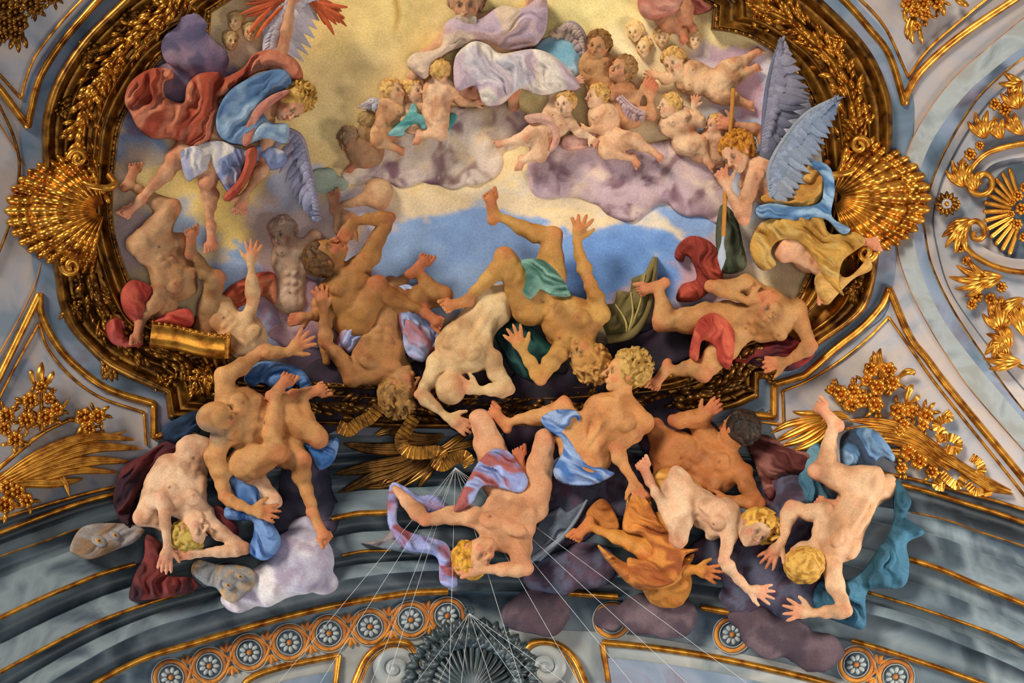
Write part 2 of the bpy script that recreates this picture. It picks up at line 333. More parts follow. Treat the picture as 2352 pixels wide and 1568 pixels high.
for arms, arms2, where in ((UL, UL2, 'upper left'), (UR, UR2, 'upper right'), (LL, LL2, 'lower left'), (LR, LR2, 'lower right')):
    vline('gilded_moulding', arms, 9, 12, 'thick gilded moulding forming a pointed V beside the %s of the frame' % where)
    vline('thin_gilded_moulding', arms2, 3.5, 5, 'thin gilded line inside the pointed V panel at the %s' % where)
# grey band between frame and mouldings
mb = MB(); ribbon(mb, [at(-.0, 2), at(-.28, -1)]); struct(mb.build('trim_1', 'plaster_cool'))
# bands of the window arches at right and left
def band(name, a, b, ha, hb, mat, n=10):
    A = spline(a, n); B = spline(b, n); k = max(len(A), len(B)); A = resample(A, 1)[np.linspace(0, len(resample(A, 1)) - 1, 90).astype(int)]; B = resample(B, 1)[np.linspace(0, len(resample(B, 1)) - 1, 90).astype(int)]
    mb = MB(); S = [np.c_[A[:, :2] * (1 - t) + B[:, :2] * t, np.full(90, ha * (1 - t) + hb * t)] for t in (0, .5, 1)]; ribbon(mb, S); return struct(mb.build(name, mat))
R1 = [(2400, 10), (2349, 45), (2267, 112), (2187, 185), (2123, 271), (2085, 348), (2064, 430), (2058, 510), (2066, 591), (2094, 671), (2139, 757), (2187, 833), (2235, 900), (2349, 1030), (2420, 1105)]
R2 = [(2420, 65), (2352, 105), (2270, 170), (2215, 220), (2155, 300), (2118, 375), (2100, 450), (2096, 520), (2106, 590), (2130, 662), (2170, 740), (2235, 828), (2300, 905), (2360, 975), (2430, 1050)]
R3 = [(2420, 90), (2352, 132), (2290, 180), (2235, 239), (2171, 344), (2136, 430), (2120, 500), (2123, 527), (2139, 607), (2187, 709), (2267, 830), (2317, 900), (2370, 965), (2440, 1040)]
R4 = [(2430, 110), (2370, 150), (2306, 200), (2255, 252), (2192, 352), (2157, 435), (2143, 505), (2152, 570), (2175, 650), (2215, 720), (2290, 820), (2340, 880), (2390, 940), (2450, 1010)]
band('trim_2', R2, R3, 14, 4, 'plaster_cool'); band('trim_3', R1, R2, 3, 14, 'white'); band('trim_4', R3, R4, 4, -2, 'plaster')
line('painted_gold_line', R1, 2, 3, 'ochre', 'thin ochre line curving along the pale band left of the right window arch')
line('bronze_moulding', R3, 4, 8, 'gold_dark', 'narrow bronze moulding curving round the ornate right lunette')
line('dark_fillet', R4, 1.5, 3, 'slate', 'thin dark groove curving closest to the ornate right lunette')
L1 = [(-40, 225), (0, 287), (57, 380)]; line('painted_gold_line', L1, 2, 3, 'ochre', 'short thin ochre line above the left shell')
line('bronze_moulding', [(-30, 180), (0, 245), (30, 310), (44, 370), (40, 430), (20, 520), (-20, 620)], 3.5, 6, 'gold_dark', 'bronze moulding curving past the far left edge behind the left shell')
line('painted_gold_line', [(96, 600), (80, 655), (50, 720), (0, 810), (-30, 860)], 2, 3, 'ochre', 'thin ochre line running down left of the lower left pointed panel')

# ---------------- the stepped arched cornice at the bottom
cA = [(-60, 1215), (0, 1192), (120, 1155), (258, 1119), (600, 1050), (1076, 1020), (1600, 1035), (2000, 1081), (2250, 1140), (2352, 1170), (2420, 1190)]
cB = [(-60, 1248), (0, 1224), (120, 1178), (262, 1135), (600, 1070), (1076, 1040), (1600, 1055), (2013, 1102), (2250, 1166), (2352, 1200), (2420, 1222)]
cC = [(-60, 1302), (0, 1278), (110, 1240), (220, 1205), (600, 1120), (1076, 1085), (1600, 1105), (2092, 1176), (2250, 1222), (2352, 1255), (2420, 1280)]
cD = [(-60, 1452), (0, 1420), (150, 1352), (313, 1296), (755, 1194), (889, 1178), (1300, 1165), (1700, 1200), (2083, 1285), (2250, 1348), (2352, 1390), (2420, 1420)]
cE = [(-60, 1580), (0, 1545), (180, 1450), (303, 1400), (446, 1357), (780, 1278), (897, 1265), (1300, 1252), (1700, 1290), (1992, 1362), (2250, 1446), (2352, 1490), (2420, 1520)]
cF = [(-60, 1700), (80, 1590), (300, 1464), (491, 1403), (759, 1338), (989, 1313), (1300, 1320), (1650, 1350), (2020, 1418), (2250, 1500), (2352, 1545), (2420, 1580)]
cG = [(100, 1640), (300, 1526), (453, 1476), (683, 1411), (874, 1373), (1027, 1359), (1361, 1367), (1654, 1404), (1951, 1471), (2247, 1568), (2360, 1620), (2420, 1650)]
cI = [(250, 1660), (400, 1592), (568, 1540), (778, 1480), (900, 1455), (1027, 1448), (1380, 1452), (1660, 1494), (1864, 1540), (2000, 1585), (2100, 1625), (2200, 1660)]
cJ = [(300, 1720)] + [(u, v + 120) for u, v in cI[1:]]
def rs(c, n=140): P = resample(spline(c, 12), 1); return P[np.linspace(0, len(P) - 1, n).astype(int)]
def strip(name, a, b, mat, hs):
    A, B = rs(a), rs(b); mb = MB(); ribbon(mb, [np.c_[A * (1 - t) + B * t, np.full(140, h)] for t, h in hs]); return struct(mb.build(name, mat))
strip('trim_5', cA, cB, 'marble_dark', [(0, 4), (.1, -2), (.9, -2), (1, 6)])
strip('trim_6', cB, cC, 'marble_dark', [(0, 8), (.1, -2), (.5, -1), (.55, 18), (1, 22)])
strip('trim_7', cC, cD, 'marble', [(0, 24), (.06, 6), (.34, 4), (.38, 32), (.6, 36), (.62, 44), (1, 60)])
strip('trim_8', cD, cE, 'marble', [(0, 62), (.03, 20), (.46, 14), (.5, 56), (.75, 64), (1, 74)])
strip('trim_9', cE, cF, 'marble', [(0, 74), (.04, 40), (.45, 34), (.52, 78), (1, 90)])
strip('trim_10', cF, cG, 'marble', [(0, 90), (.02, 44), (.7, 36), (1, 50)])
strip('trim_11', cG, cI, 'marble', [(0, 52), (.1, 30), (1, 28)])
strip('trim_12', cI, cJ, 'marble_light', [(0, 30), (1, 20)])
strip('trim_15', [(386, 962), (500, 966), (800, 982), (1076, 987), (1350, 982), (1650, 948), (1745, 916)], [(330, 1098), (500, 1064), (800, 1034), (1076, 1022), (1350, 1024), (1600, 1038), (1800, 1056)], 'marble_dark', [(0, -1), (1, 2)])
def cut(c, u0, u1): P = resample(spline(c, 12), 6); return P[(P[:, 0] >= u0) & (P[:, 0] <= u1)]
def cline(name, c, u0, u1, w, h, z, label, mat='gold'):
    P = cut(c, u0, u1); mb = MB(); moulding(mb, np.c_[P, np.full(len(P), z)], roll(h, w, 0)); return tag(mb.build(name, mat), label, 'moulding')
for (c, u0, u1, w, h, z, lab) in [
 (cA, -60, 262, 4, 6, 2, 'uppermost thin gilded strip of the cornice at far left'), (cB, -60, 266, 6, 9, 3, 'gilded roll just below the uppermost strip at far left'),
 (cC, -60, 222, 3, 5, 18, 'thin bronze strip of the left cornice ending at the patterned wing'), (cD, -60, 315, 6, 9, 60, 'gilded roll of the left cornice ending at the dark red cloth'),
 (cE, -60, 448, 5, 7, 73, 'bright gilded strip of the left cornice running under the dark red cloth'), (cD, 755, 900, 7, 9, 60, 'short gilded roll between the seated foot and the violet cloth'),
 (cE, 780, 900, 4, 6, 73, 'short bright gilded strip right of the white cloud'), (cG, 100, 1030, 8, 10, 52, 'long gilded roll above the rosette band at left'),
 (cG, 1303, 1422, 8, 10, 56, 'short gilded roll under the orange cloth'), (cG, 1608, 1700, 8, 10, 56, 'shortest gilded roll, under the reaching pale hand'),
 (cG, 1951, 2420, 7, 10, 52, 'gilded roll above the rosette band at far right'), (cE, 1990, 2420, 4, 6, 73, 'bright thin gilded strip of the right cornice beside the teal cloth end'),
 (cD, 2083, 2420, 7, 9, 60, 'gilded roll of the right cornice beginning at the teal cloth'), (cC, 2090, 2420, 3, 5, 18, 'thin bronze strip of the right cornice'),
 (cB, 2010, 2420, 6, 9, 3, 'gilded roll of the right cornice under the tied golden branch'), (cA, 1996, 2420, 4, 5, 2, 'uppermost thin gilded strip of the right cornice')]:
    cline('gilded_cornice_moulding', c, u0, u1, w, h, z, lab)
P = cut([(u, v + 24) for u, v in cF], 300, 1000)
for pts, lab in (([(560, 1600), (568, 1563), (644, 1533), (778, 1505)], 'l'), ([(1382, 1476), (1507, 1489), (1660, 1514), (1864, 1560), (1960, 1590)], 'r')):
    Q = resample(spline(pts, 10), 6); mb = MB(); moulding(mb, np.c_[Q, np.full(len(Q), 31)], roll(10, 8, 0))
    e = Q[-1] if lab == 'l' else Q[0]; d = np.array([[e[0], e[1]], [e[0] - 12 if lab == 'l' else e[0] + 14, e[1] + 90]]); d = mitre(d, 8); moulding(mb, np.c_[d, np.full(len(d), 31)], roll(9, 7, 0))
    tag(mb.build('gilded_panel_moulding', 'gold'), 'gilded corner moulding of the bottom panel %s of the dark crest' % ('left' if lab == 'l' else 'right'), 'moulding')
    q = np.array(Q); mb = MB(); inn = q + np.array([0, 34]); ribbon(mb, [np.c_[inn, np.full(len(q), 33)], np.c_[inn + [0, 60], np.full(len(q), 33)]]); struct(mb.build('trim_13' if lab == 'l' else 'trim_14', 'plaster_cool'))

# guilloche of painted rings with rosettes
ROS = [(392, 1556), (480, 1530), (572, 1499), (664, 1476), (755, 1455), (849, 1440), (943, 1424), (1027, 1415), (1405, 1425), (1681, 1458), (1966, 1527), (2056, 1555)]
names = ['first from the bottom left edge', 'second from the left', 'third from the left', 'fourth from the left', 'left of the gilded volute', 'brightest, above the left volute', 'left of the wires', 'half hidden beside the crest', 'under the orange cloth, half veiled', 'alone below the pale reaching hand', 'beside the bottom right gilded roll', 'last at the far right edge']
for (u, v), nm in zip(ROS, names):
    e = empty('frieze_rosette', (u, v, 34), 'small grey painted rosette in an ochre ring, %s' % nm, 'rosette', 'rosettes of the interlaced frieze')
    mb = MB(); a = np.linspace(0, 2 * math.pi, 33)
    for r, w_, h_ in ((37, 5, 4),): moulding(mb, np.stack([u + r * np.cos(a), v + r * np.sin(a), a * 0 + 33], 1)[:-1], roll(h_, w_, 0), closed=True)
    mb.build('ring', 'ochre', e); mb = MB()
    for r, w_, h_ in ((29, 1.5, 3), (44, 1.5, 3)): moulding(mb, np.stack([u + r * np.cos(a), v + r * np.sin(a), a * 0 + 33], 1)[:-1], roll(h_, w_, 0), closed=True)
    mb.build('ring_border', 'white', e)
    mb = MB(); blob(mb, (u, v, 33), (26, 26, 2), n=24); mb.build('ring_ground', 'slate', e)
    mb = MB()
    for i in range(9): an = i * 2 * math.pi / 9; blob(mb, (u + 16 * math.cos(an), v + 16 * math.sin(an), 36), (8, 5.2, 3), an)
    mb.build('petals', 'white', e); mb = MB(); blob(mb, (u, v, 37), (6.5, 6.5, 4), n=10); mb.build('center', 'ochre', e)
for i in range(len(ROS) - 1):
    a, b = np.array(ROS[i], float), np.array(ROS[i + 1], float)
    if np.linalg.norm(b - a) > 110: continue
    m_ = (a + b) / 2; d = (b - a) / np.linalg.norm(b - a); n_ = np.array([-d[1], d[0]]); mb = MB()
    for s in (-1, 1):
        P = [a + n_ * s * 37 + d * 8, a + d * 30 + n_ * s * 24, m_ + n_ * s * 2, b - d * 30 - n_ * s * 20, b - n_ * s * 37 - d * 8]; P = np.array([[*p, 34] for p in P]); moulding(mb, resample(spline(P, 6), 4), roll(4, 3.5, 0))
        for k in (-1, 0, 1): rosette_leaf(mb, (*(m_ + n_ * s * 16), 33), math.atan2(n_[1] * s, n_[0] * s) + k * .7, 24, 5, 4, .2, lift=.05)
    tag(mb.build('interlaced_band', 'ochre'), 'ochre knot and leaves right of the rosette %s' % names[i], 'painted ornament', 'links of the interlaced frieze')

# volutes and dark crest at the bottom centre
for side, c, d in (('left', (905, 1538), 1), ('right', (1252, 1532), -1)):
    e = empty('volute', (*c, 40), 'grey spiral volute edged in gold at the bottom, %s of the dark leafy crest' % side, 'scroll ornament', 'volutes at the bottom')
    mb = MB(); a0 = 0 if d == 1 else math.pi
    t = np.linspace(0, 1, 90); an = (a0) - d * t * 2 * math.pi * 2.1; r = 52 * (.13 ** t); P = np.stack([c[0] + r * np.cos(an), c[1] + r * np.sin(an) * .95, 40 + 16 * t], 1)
    blade(mb, P[::4], 17, 9, prof=np.r_[[1] * 3, [.75, .5, .3, .15]], n=3); blob(mb, (*c, 52), (12, 12, 8), n=14); mb.build('scroll', 'marble_light', e)
    mb = MB()
    out = np.array([[c[0] - d * 110, 1620], [c[0] - d * 88, 1560], [c[0] - d * 62, 1508], [c[0] - d * 20, 1478], [c[0] + d * 28, 1478], [c[0] + d * 55, 1508], [c[0] + d * 58, 1530]], float)
    P = resample(spline(out, 8), 5); moulding(mb, np.c_[P, np.full(len(P), 46)], roll(10, 8, 0)); n = normals2(P); moulding(mb, np.c_[P + n * 13 * d, np.full(len(P), 42)], roll(5, 3, 0)); mb.build('gilded_rim', 'gold', e)
e = empty('leafy_crest', (1076, 1560, 40), 'dark silvery stucco crest of acanthus leaves at the bottom centre', 'ornament'); r_ = random.Random(3)
mb = MB(); blob(mb, (1082, 1600, 20), (135, 120, 40), n=30, m=14); mb.build('shell_boss', 'marble_dark', e)
for k in range(34):
    a = math.pi * (1.02 + .96 * (k % 17) / 16) ; rr = 95 + (k // 17) * 30; mb = MB()
    p = (1082 + rr * .95 * math.cos(a), 1575 + rr * .92 * math.sin(a), 52 - (k // 17) * 10)
    for q in (-1, 0, 1): rosette_leaf(mb, p, a + q * .45 + r_.uniform(-.15, .15), 44, 10, 7, q * .3, lift=.2, curl=8)
    mb.build('acanthus_leaf', 'stucco', e)
mb = MB()
for k in range(17): a = math.pi * (1.08 + .84 * k / 16); tube(mb, [(1082 + 20 * math.cos(a), 1590 + 20 * math.sin(a), 64), (1082 + 60 * math.cos(a), 1590 + 60 * math.sin(a), 62), (1082 + 96 * math.cos(a), 1585 + 96 * math.sin(a), 48)], 4, r2=7)
mb.build('shell_ribs', 'stucco', e); mb = MB(); moulding(mb, np.array([(1076 + 9 * math.cos(a), 1405 + 8 * math.sin(a), 74) for a in np.linspace(0, 2 * math.pi, 17)[:-1]]), roll(5, 4, 0), closed=True)
mb.build('wire_ring', 'stucco', e)

# ---------------- the two gilded shells
def shell(c, d, label):
    e = empty('scallop_shell', (*c, 30), label, 'shell ornament', 'gilded shells on the frame'); s = -1 if d == 'left' else 1
    def fan(r0f, r1, nrib, h0, hh, a1, ruff, n_r=26):
        na = nrib * 8; A = np.linspace(-a1, a1, na); R = np.linspace(0, 1, n_r); V = []
        for t in R:
            ph = (A + a1) / (2 * a1) * nrib * math.pi; lobe = np.abs(np.sin(ph)) ** .6
            rr = r1(A) * (r0f + (1 - r0f) * t) * (1 + (t ** 5) * ruff * (lobe - .6) * 2); ridge = lobe * 2 - 1
            h = h0 + hh * math.sin(math.pi * min(1, t * .85 + .12)) + ridge * (2 + 7 * t) + 3 * math.sin(t * 34) * t; h = h + (t > .95) * -5
            V.append(np.stack([c[0] + s * rr * np.cos(A), c[1] + rr * np.sin(A), h], 1))
        V.append(V[-1] * [1, 1, 0] + [0, 0, -2]); V = np.array(V); f = grid_faces(n_r + 1, na)
        return V.reshape(-1, 3), (f if s == 1 else f[:, ::-1])
    ell = lambda a, A_, B_: 1 / np.sqrt((np.cos(a) / A_) ** 2 + (np.sin(a) / B_) ** 2)
    mb = MB(); mb.add(*fan(.55, lambda a: ell(a, 222, 142), 23, 26, 14, 1.42, .045)); mb.build('ruffled_rim', 'gold', e)
    mb = MB(); mb.add(*fan(.12, lambda a: ell(a, 172, 118), 15, 46, 36, 1.36, .03, 34)); mb.build('ribbed_fan', 'gold', e)
    for sg in (-1, 1):
        mb = MB(); cc = (c[0] + s * (62 if sg == -1 else 78), c[1] + sg * (118 if sg == -1 else 128), 70)
        tube(mb, spiral(cc, 22, 1.3, 0 if s == 1 else math.pi, sg * s, 30, .3), 8, r2=5, dense=1); mb.build('scrolled_ear', 'gold', e)
    mb = MB(); P = np.stack([c[0] + s * np.linspace(-8, 44, 30), c[1] - np.linspace(20, 110, 30), 70 + 6 * np.sin(np.linspace(0, 26, 30))], 1); tube(mb, P, 6, dense=1)
    mb.build('frilled_edge', 'gold', e); mb = MB()
    tube(mb, [(c[0] - s * 10, c[1] - 80, 60), (c[0] - s * 22, c[1] - 60, 84), (c[0] - s * 2, c[1] - 50, 92), (c[0] + s * 40, c[1] - 58, 84), (c[0] + s * 62, c[1] - 80, 66)], 9, r2=7)
    mb.build('hook', 'gold', e)
shell((240, 485), 'left', 'large ribbed gilded scallop shell with ruffled rim on the left side of the frame')
shell((1910, 455), 'right', 'large ribbed gilded scallop shell with ruffled rim on the right side, behind the winged spearman')

# ---------------- laurel garlands and leaf sprays on the frame
def garland(i0, i1, t0, label, mat='gold', wdt=26, dens=1.0, seed=1, name='laurel_garland'):
    r = random.Random(seed); P = resample(at(t0, 14)[i0:i1], 3.2 / dens); nn = normals2(P); mb = MB(); T = np.gradient(P[:, :2], axis=0)
    moulding(mb, P, roll(18, wdt * .6, 0))
    for i in range(len(P)):
        o = r.uniform(-1, 1); base = P[i, :2] + nn[i] * o * wdt; ang = math.atan2(T[i, 1], T[i, 0]) + o * .8 + r.uniform(-.35, .35)
        Lf = r.uniform(22, 38); z = 30 * (1 - o * o) + 10
        rosette_leaf(mb, (*base, z + r.uniform(0, 8)), ang, Lf, r.uniform(4.5, 7), 5, r.uniform(-.3, .3), lift=.25, curl=r.uniform(-4, 6))
        if i % 5 == 0: blob(mb, (*(base + nn[i] * r.uniform(-8, 8)), z + 16), (4, 4, 4), n=6, m=5)
    return tag(mb.build(name, mat), label, 'garland')
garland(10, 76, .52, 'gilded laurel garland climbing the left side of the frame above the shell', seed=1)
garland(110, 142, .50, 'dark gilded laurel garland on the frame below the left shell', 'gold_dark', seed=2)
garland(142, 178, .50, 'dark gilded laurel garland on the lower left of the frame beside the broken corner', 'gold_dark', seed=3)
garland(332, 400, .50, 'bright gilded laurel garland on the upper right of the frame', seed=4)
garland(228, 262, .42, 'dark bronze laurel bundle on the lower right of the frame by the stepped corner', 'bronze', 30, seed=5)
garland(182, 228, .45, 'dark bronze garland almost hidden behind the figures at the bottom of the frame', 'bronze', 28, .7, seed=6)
def spray(c, ang, n, L, label, mat='gold_dark', seed=0, z=14):
    r = random.Random(seed); mb = MB()
    for k in range(n): rosette_leaf(mb, (c[0] + r.uniform(-10, 10), c[1] + r.uniform(-10, 10), z), ang + r.uniform(-1.1, 1.1), L * r.uniform(.6, 1.1), 6, 6, r.uniform(-.4, .4), lift=.25)
    for k in range(n // 2): blob(mb, (c[0] + r.uniform(-L, L) * .5, c[1] + r.uniform(-L, L) * .5, z + 12), (5, 5, 5), n=6, m=5)
    return tag(mb.build('leaf_cluster', mat), label, 'leaf ornament')
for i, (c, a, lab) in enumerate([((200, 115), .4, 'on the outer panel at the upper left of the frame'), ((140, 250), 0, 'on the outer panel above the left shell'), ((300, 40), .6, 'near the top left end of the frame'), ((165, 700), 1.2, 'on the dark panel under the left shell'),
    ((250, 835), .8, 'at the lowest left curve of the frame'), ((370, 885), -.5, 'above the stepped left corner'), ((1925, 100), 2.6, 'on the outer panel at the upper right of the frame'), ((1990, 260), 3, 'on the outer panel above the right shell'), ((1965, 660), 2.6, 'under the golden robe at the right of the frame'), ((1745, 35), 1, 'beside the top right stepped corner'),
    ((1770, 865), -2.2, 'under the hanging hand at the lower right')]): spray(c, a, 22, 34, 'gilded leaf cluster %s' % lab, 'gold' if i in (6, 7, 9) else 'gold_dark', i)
spray((1862, 385), 1.5, 16, 26, 'gilded leaves beside the right shell hook', 'gold', 44, 30); spray((470, 860), 2.2, 30, 46, 'fluted acanthus leaf at the stepped lower left corner of the frame', 'gold', 45, 36)

# broken frame corner with beads at lower left
mb = MB(); P = np.array([(344, 775), (400, 782), (460, 797), (520, 804)], float); P = resample(spline(P, 8), 6); moulding(mb, np.c_[P, np.full(len(P), 62)], [(-34, -20), (-32, 30), (-26, 34), (-20, 26), (0, 30), (18, 26), (22, 14), (24, -40)])
Q = mitre([(522, 768), (521, 826)], 6); moulding(mb, np.c_[Q, np.full(len(Q), 62)], [(-8, -30), (-7, 32), (0, 36), (7, 32), (8, 0)])
for p in resample(np.array([(350, 742), (400, 752), (460, 768), (522, 776)]), 14): blob(mb, (p[0], p[1], 96), (5, 5, 5), n=7, m=5)
tag(mb.build('frame_corner', 'gold'), 'beaded gilded corner piece of the frame poking out below the raised leg at left', 'picture frame')

# ---------------- golden branches, wheat bundles and cartouches in the spandrels
def bundle(name, label, mat, stems, fronds, flowers, ribbons, seed=0):
    e = empty(name, (*fronds[0][0][0][:2], 10), label, 'branch ornament'); r = random.Random(seed)
    mb = MB()
    for s in stems: tube(mb, [(*p, 14) for p in s], 6, r2=4)
    if stems: mb.build('stem', mat, e)
    for f in fronds:
        mb = MB(); w_ = f[1]; blade(mb, [(*p, 16 + 10 * math.sin(i)) for i, p in enumerate(f[0])], w_, w_ * .55, f[2]); mb.build('frond', mat, e)
    for (c, rr) in flowers:
        mb = MB(); flower(mb, (*c, 24), rr, 6, rr * .5, r.random() * 3)
        for k in range(5): a = r.random() * 6.28; rosette_leaf(mb, (c[0] + rr * .6 * math.cos(a), c[1] + rr * .6 * math.sin(a), 14), a, rr * 1.1, rr * .22, 5, .3)
        mb.build('blossom', mat, e)
    for rb in ribbons:
        mb = MB(); P = spline([(*p, 20 + 8 * (i % 2)) for i, p in enumerate(rb)], 8); n = normals2(P); z = 4 * np.sin(np.arange(len(P)) * 1.6)
        V = [np.c_[P[:, :2] + n * o, P[:, 2] + z * k] for o, k in ((-10, 1), (-5, .3), (0, 1), (5, .3), (10, 1))]; ribbon(mb, V); mb.build('ribbon', mat, e)
    return e
bundle('golden_branch', 'gilded branch of long fluted leaves and blossoms in the lower left pointed panel', 'gold',
  [[(-30, 1110), (60, 1060), (150, 1010), (240, 990)], [(-20, 1090), (90, 1000), (170, 960)], [(95, 990), (95, 930), (93, 860)]],
  [([(-30, 1120), (60, 1075), (160, 1030), (290, 990)], 10, 2), ([(-30, 1125), (80, 1050), (200, 1005), (310, 1010)], 13, 3), ([(-20, 1130), (90, 1070), (210, 1030), (325, 1030)], 14, 3), ([(-10, 1130), (100, 1085), (200, 1060), (300, 1060)], 14, 3),
   ([(0, 1130), (90, 1100), (170, 1080), (270, 1085)], 12, 3), ([(0, 1120), (60, 1110), (130, 1110), (190, 1100)], 12, 2), ([(130, 1080), (140, 1095), (150, 1110), (160, 1140)], 8, 2), ([(100, 990), (110, 960), (140, 940), (160, 915)], 6, 1), ([(95, 900), (92, 870), (94, 850), (96, 832)], 9, 1), ([(90, 890), (75, 875), (72, 855), (74, 850)], 6, 1), ([(100, 890), (112, 875), (120, 860), (122, 852)], 6, 1), ([(20, 1120), (20, 1145), (35, 1160), (60, 1165)], 9, 2)],
  [((70, 920), 22), ((112, 915), 16), ((60, 965), 22), ((105, 960), 24), ((130, 940), 18), ((195, 960), 26), ((225, 955), 20), ((205, 985), 16), ((15, 955), 22), ((35, 1010), 22), ((10, 985), 18), ((40, 1130), 20), ((60, 1150), 20), ((12, 1160), 24), ((15, 1120), 20), ((95, 890), 16)], [], 1)
bundle('golden_branch', 'gilded branch of flowers and wheat tied with pleated ribbons in the lower right pointed panel', 'gold',
  [[(2320, 1130), (2210, 1070), (2120, 1010), (2060, 960)], [(2310, 1125), (2200, 1060), (2110, 990), (2065, 955)], [(2240, 1085), (2120, 1020), (2050, 985)]],
  [([(2325, 1136), (2240, 1095), (2150, 1035), (2070, 960)], 9, 2), ([(2200, 1070), (2120, 1010), (2040, 975), (1950, 965)], 14, 3), ([(2190, 1075), (2100, 1010), (2020, 990), (1940, 985)], 14, 3), ([(2180, 1080), (2110, 1030), (2050, 1010), (1990, 1010)], 13, 3),
   ([(2160, 1080), (2110, 1050), (2060, 1040), (2010, 1035)], 11, 2), ([(2320, 1128), (2260, 1105), (2200, 1075), (2150, 1050)], 9, 2), ([(2325, 1135), (2270, 1120), (2220, 1090), (2180, 1065)], 8, 2), ([(2035, 880), (2025, 850), (2018, 820), (2022, 800)], 9, 3), ([(2025, 870), (2010, 840), (2008, 820), (2005, 806)], 6, 2), ([(2060, 870), (2080, 855), (2095, 855), (2100, 862)], 8, 2), ([(2080, 930), (2085, 905), (2092, 890), (2098, 885)], 8, 2), ([(2080, 930), (2100, 920), (2108, 912), (2112, 908)], 6, 2)],
  [((2000, 850), 20), ((2040, 850), 20), ((1990, 875), 16), ((2050, 880), 20), ((2015, 890), 22), ((1930, 905), 22), ((1910, 895), 14), ((1960, 900), 20), ((1955, 930), 20), ((1980, 920), 20), ((2010, 930), 22), ((2062, 945), 22), ((2095, 945), 18), ((2125, 955), 22), ((2120, 975), 16), ((2075, 975), 16), ((2085, 1040), 22), ((2110, 1060), 22), ((2070, 1075), 16), ((2140, 1085), 18), ((2065, 990), 16)],
  [[(2170, 945), (2180, 960), (2160, 965), (2150, 980), (2165, 995), (2150, 1010)], [(2150, 1010), (2180, 1005), (2200, 1015), (2195, 1035), (2170, 1030)], [(2160, 1085), (2180, 1105), (2200, 1115), (2215, 1095)], [(2230, 1050), (2245, 1060), (2255, 1080), (2240, 1095)], [(2220, 1110), (2240, 1130), (2265, 1125), (2270, 1140)], [(2160, 1100), (2150, 1115), (2170, 1120)]], 2)
bundle('golden_leaf_spray', 'gilded plume of curling fronds left of the raised foot in the lower right panel', 'gold', [],
  [([(1905, 960), (1860, 965), (1810, 975), (1770, 995)], 9, 2), ([(1905, 965), (1865, 975), (1820, 995), (1780, 1015)], 10, 2), ([(1908, 970), (1875, 990), (1840, 1010), (1790, 1025)], 10, 2), ([(1908, 975), (1885, 1005), (1850, 1025), (1820, 1035)], 9, 2), ([(1905, 955), (1870, 950), (1840, 950), (1820, 945)], 7, 1), ([(1950, 960), (1925, 955), (1905, 962), (1880, 985)], 12, 3)], [], [], 3)
bundle('hanging_flowers', 'brownish gilded hanging flower spray at the top left corner', 'gold_dark', [[(20, -40), (25, 20), (38, 80)]],
  [([(35, 70), (30, 90), (25, 105), (22, 115)], 7, 1), ([(38, 75), (40, 95), (42, 110), (43, 122)], 7, 1), ([(42, 72), (52, 88), (58, 100), (62, 112)], 7, 1), ([(10, 20), (5, 60), (2, 80), (6, 95)], 8, 1)], [((8, 15), 26), ((35, 30), 24), ((10, 55), 22), ((45, 55), 22), ((70, 10), 24), ((85, 20), 16), ((35, 80), 18), ((118, -5), 18), ((5, 85), 16)], [], 4)
bundle('hanging_flowers', 'bright gilded hanging leaf and berry drop at the top right', 'gold', [[(2110, -40), (2105, 20), (2100, 60)]],
  [([(2105, 30), (2095, 60), (2092, 85), (2098, 102)], 8, 1), ([(2095, 30), (2085, 60), (2082, 75), (2084, 92)], 7, 1), ([(2110, 50), (2112, 75), (2115, 90), (2118, 103)], 6, 1), ([(2080, 10), (2078, 30), (2080, 45), (2090, 55)], 6, 1), ([(2150, -10), (2160, 10), (2165, 25), (2168, 38)], 8, 1), ([(2190, -20), (2200, 0), (2215, 10), (2225, 14)], 8, 1)], [((2085, 10), 20), ((2100, 25), 18), ((2125, 35), 16), ((2120, 10), 20), ((2150, 5), 20), ((2105, 60), 12)], [], 5)
# cartouche at right
e = empty('cartouche', (2250, 470, 10), 'ornate gilded cartouche with scrolls, rays and leaves inside the right lunette', 'cartouche')
def cpart(name, mat, fn): mb = MB(); fn(mb); return mb.build(name, mat, e)
up_arc = [(2400, 322), (2352, 330), (2310, 338), (2268, 352), (2240, 375), (2225, 400), (2222, 425), (2238, 445), (2262, 446), (2277, 430), (2275, 408), (2258, 400), (2246, 412), (2252, 424)]
lo_arc = [(2400, 628), (2352, 626), (2310, 620), (2270, 606), (2235, 585), (2213, 560), (2207, 535), (2218, 518), (2240, 508), (2258, 520), (2260, 540), (2248, 550), (2234, 545), (2236, 532)]
cpart('upper_scroll', 'gold', lambda mb: moulding(mb, resample(spline([(*p, 18) for p in up_arc], 8), 4), roll(10, 7, 0)))
cpart('lower_scroll', 'gold', lambda mb: moulding(mb, resample(spline([(*p, 18) for p in lo_arc], 8), 4), roll(10, 7, 0)))
def inner(mb):
    for arc, s in ((up_arc[:7], 1), (lo_arc[:7], -1)):
        P = resample(spline([(*p, 8) for p in arc], 8), 5); Q = P.copy(); Q[:, 1] += s * np.linspace(34, 18, len(P)); Q[:, 0] += np.linspace(0, 24, len(P)); ribbon(mb, [P, Q + [0, 0, 2]])
cpart('pale_band', 'plaster', inner)
def disc(mb): a = np.linspace(0, 2 * math.pi, 40); V = np.array([(2345 + 82 * math.cos(x), 486 + 110 * math.sin(x), 0.) for x in a]); mb.add(np.vstack([[(2345, 486, -1)], V]), np.array([[0, i, i + 1, i + 1] for i in range(1, 40)])[:, :3])
cpart('grey_field', 'slate', disc)
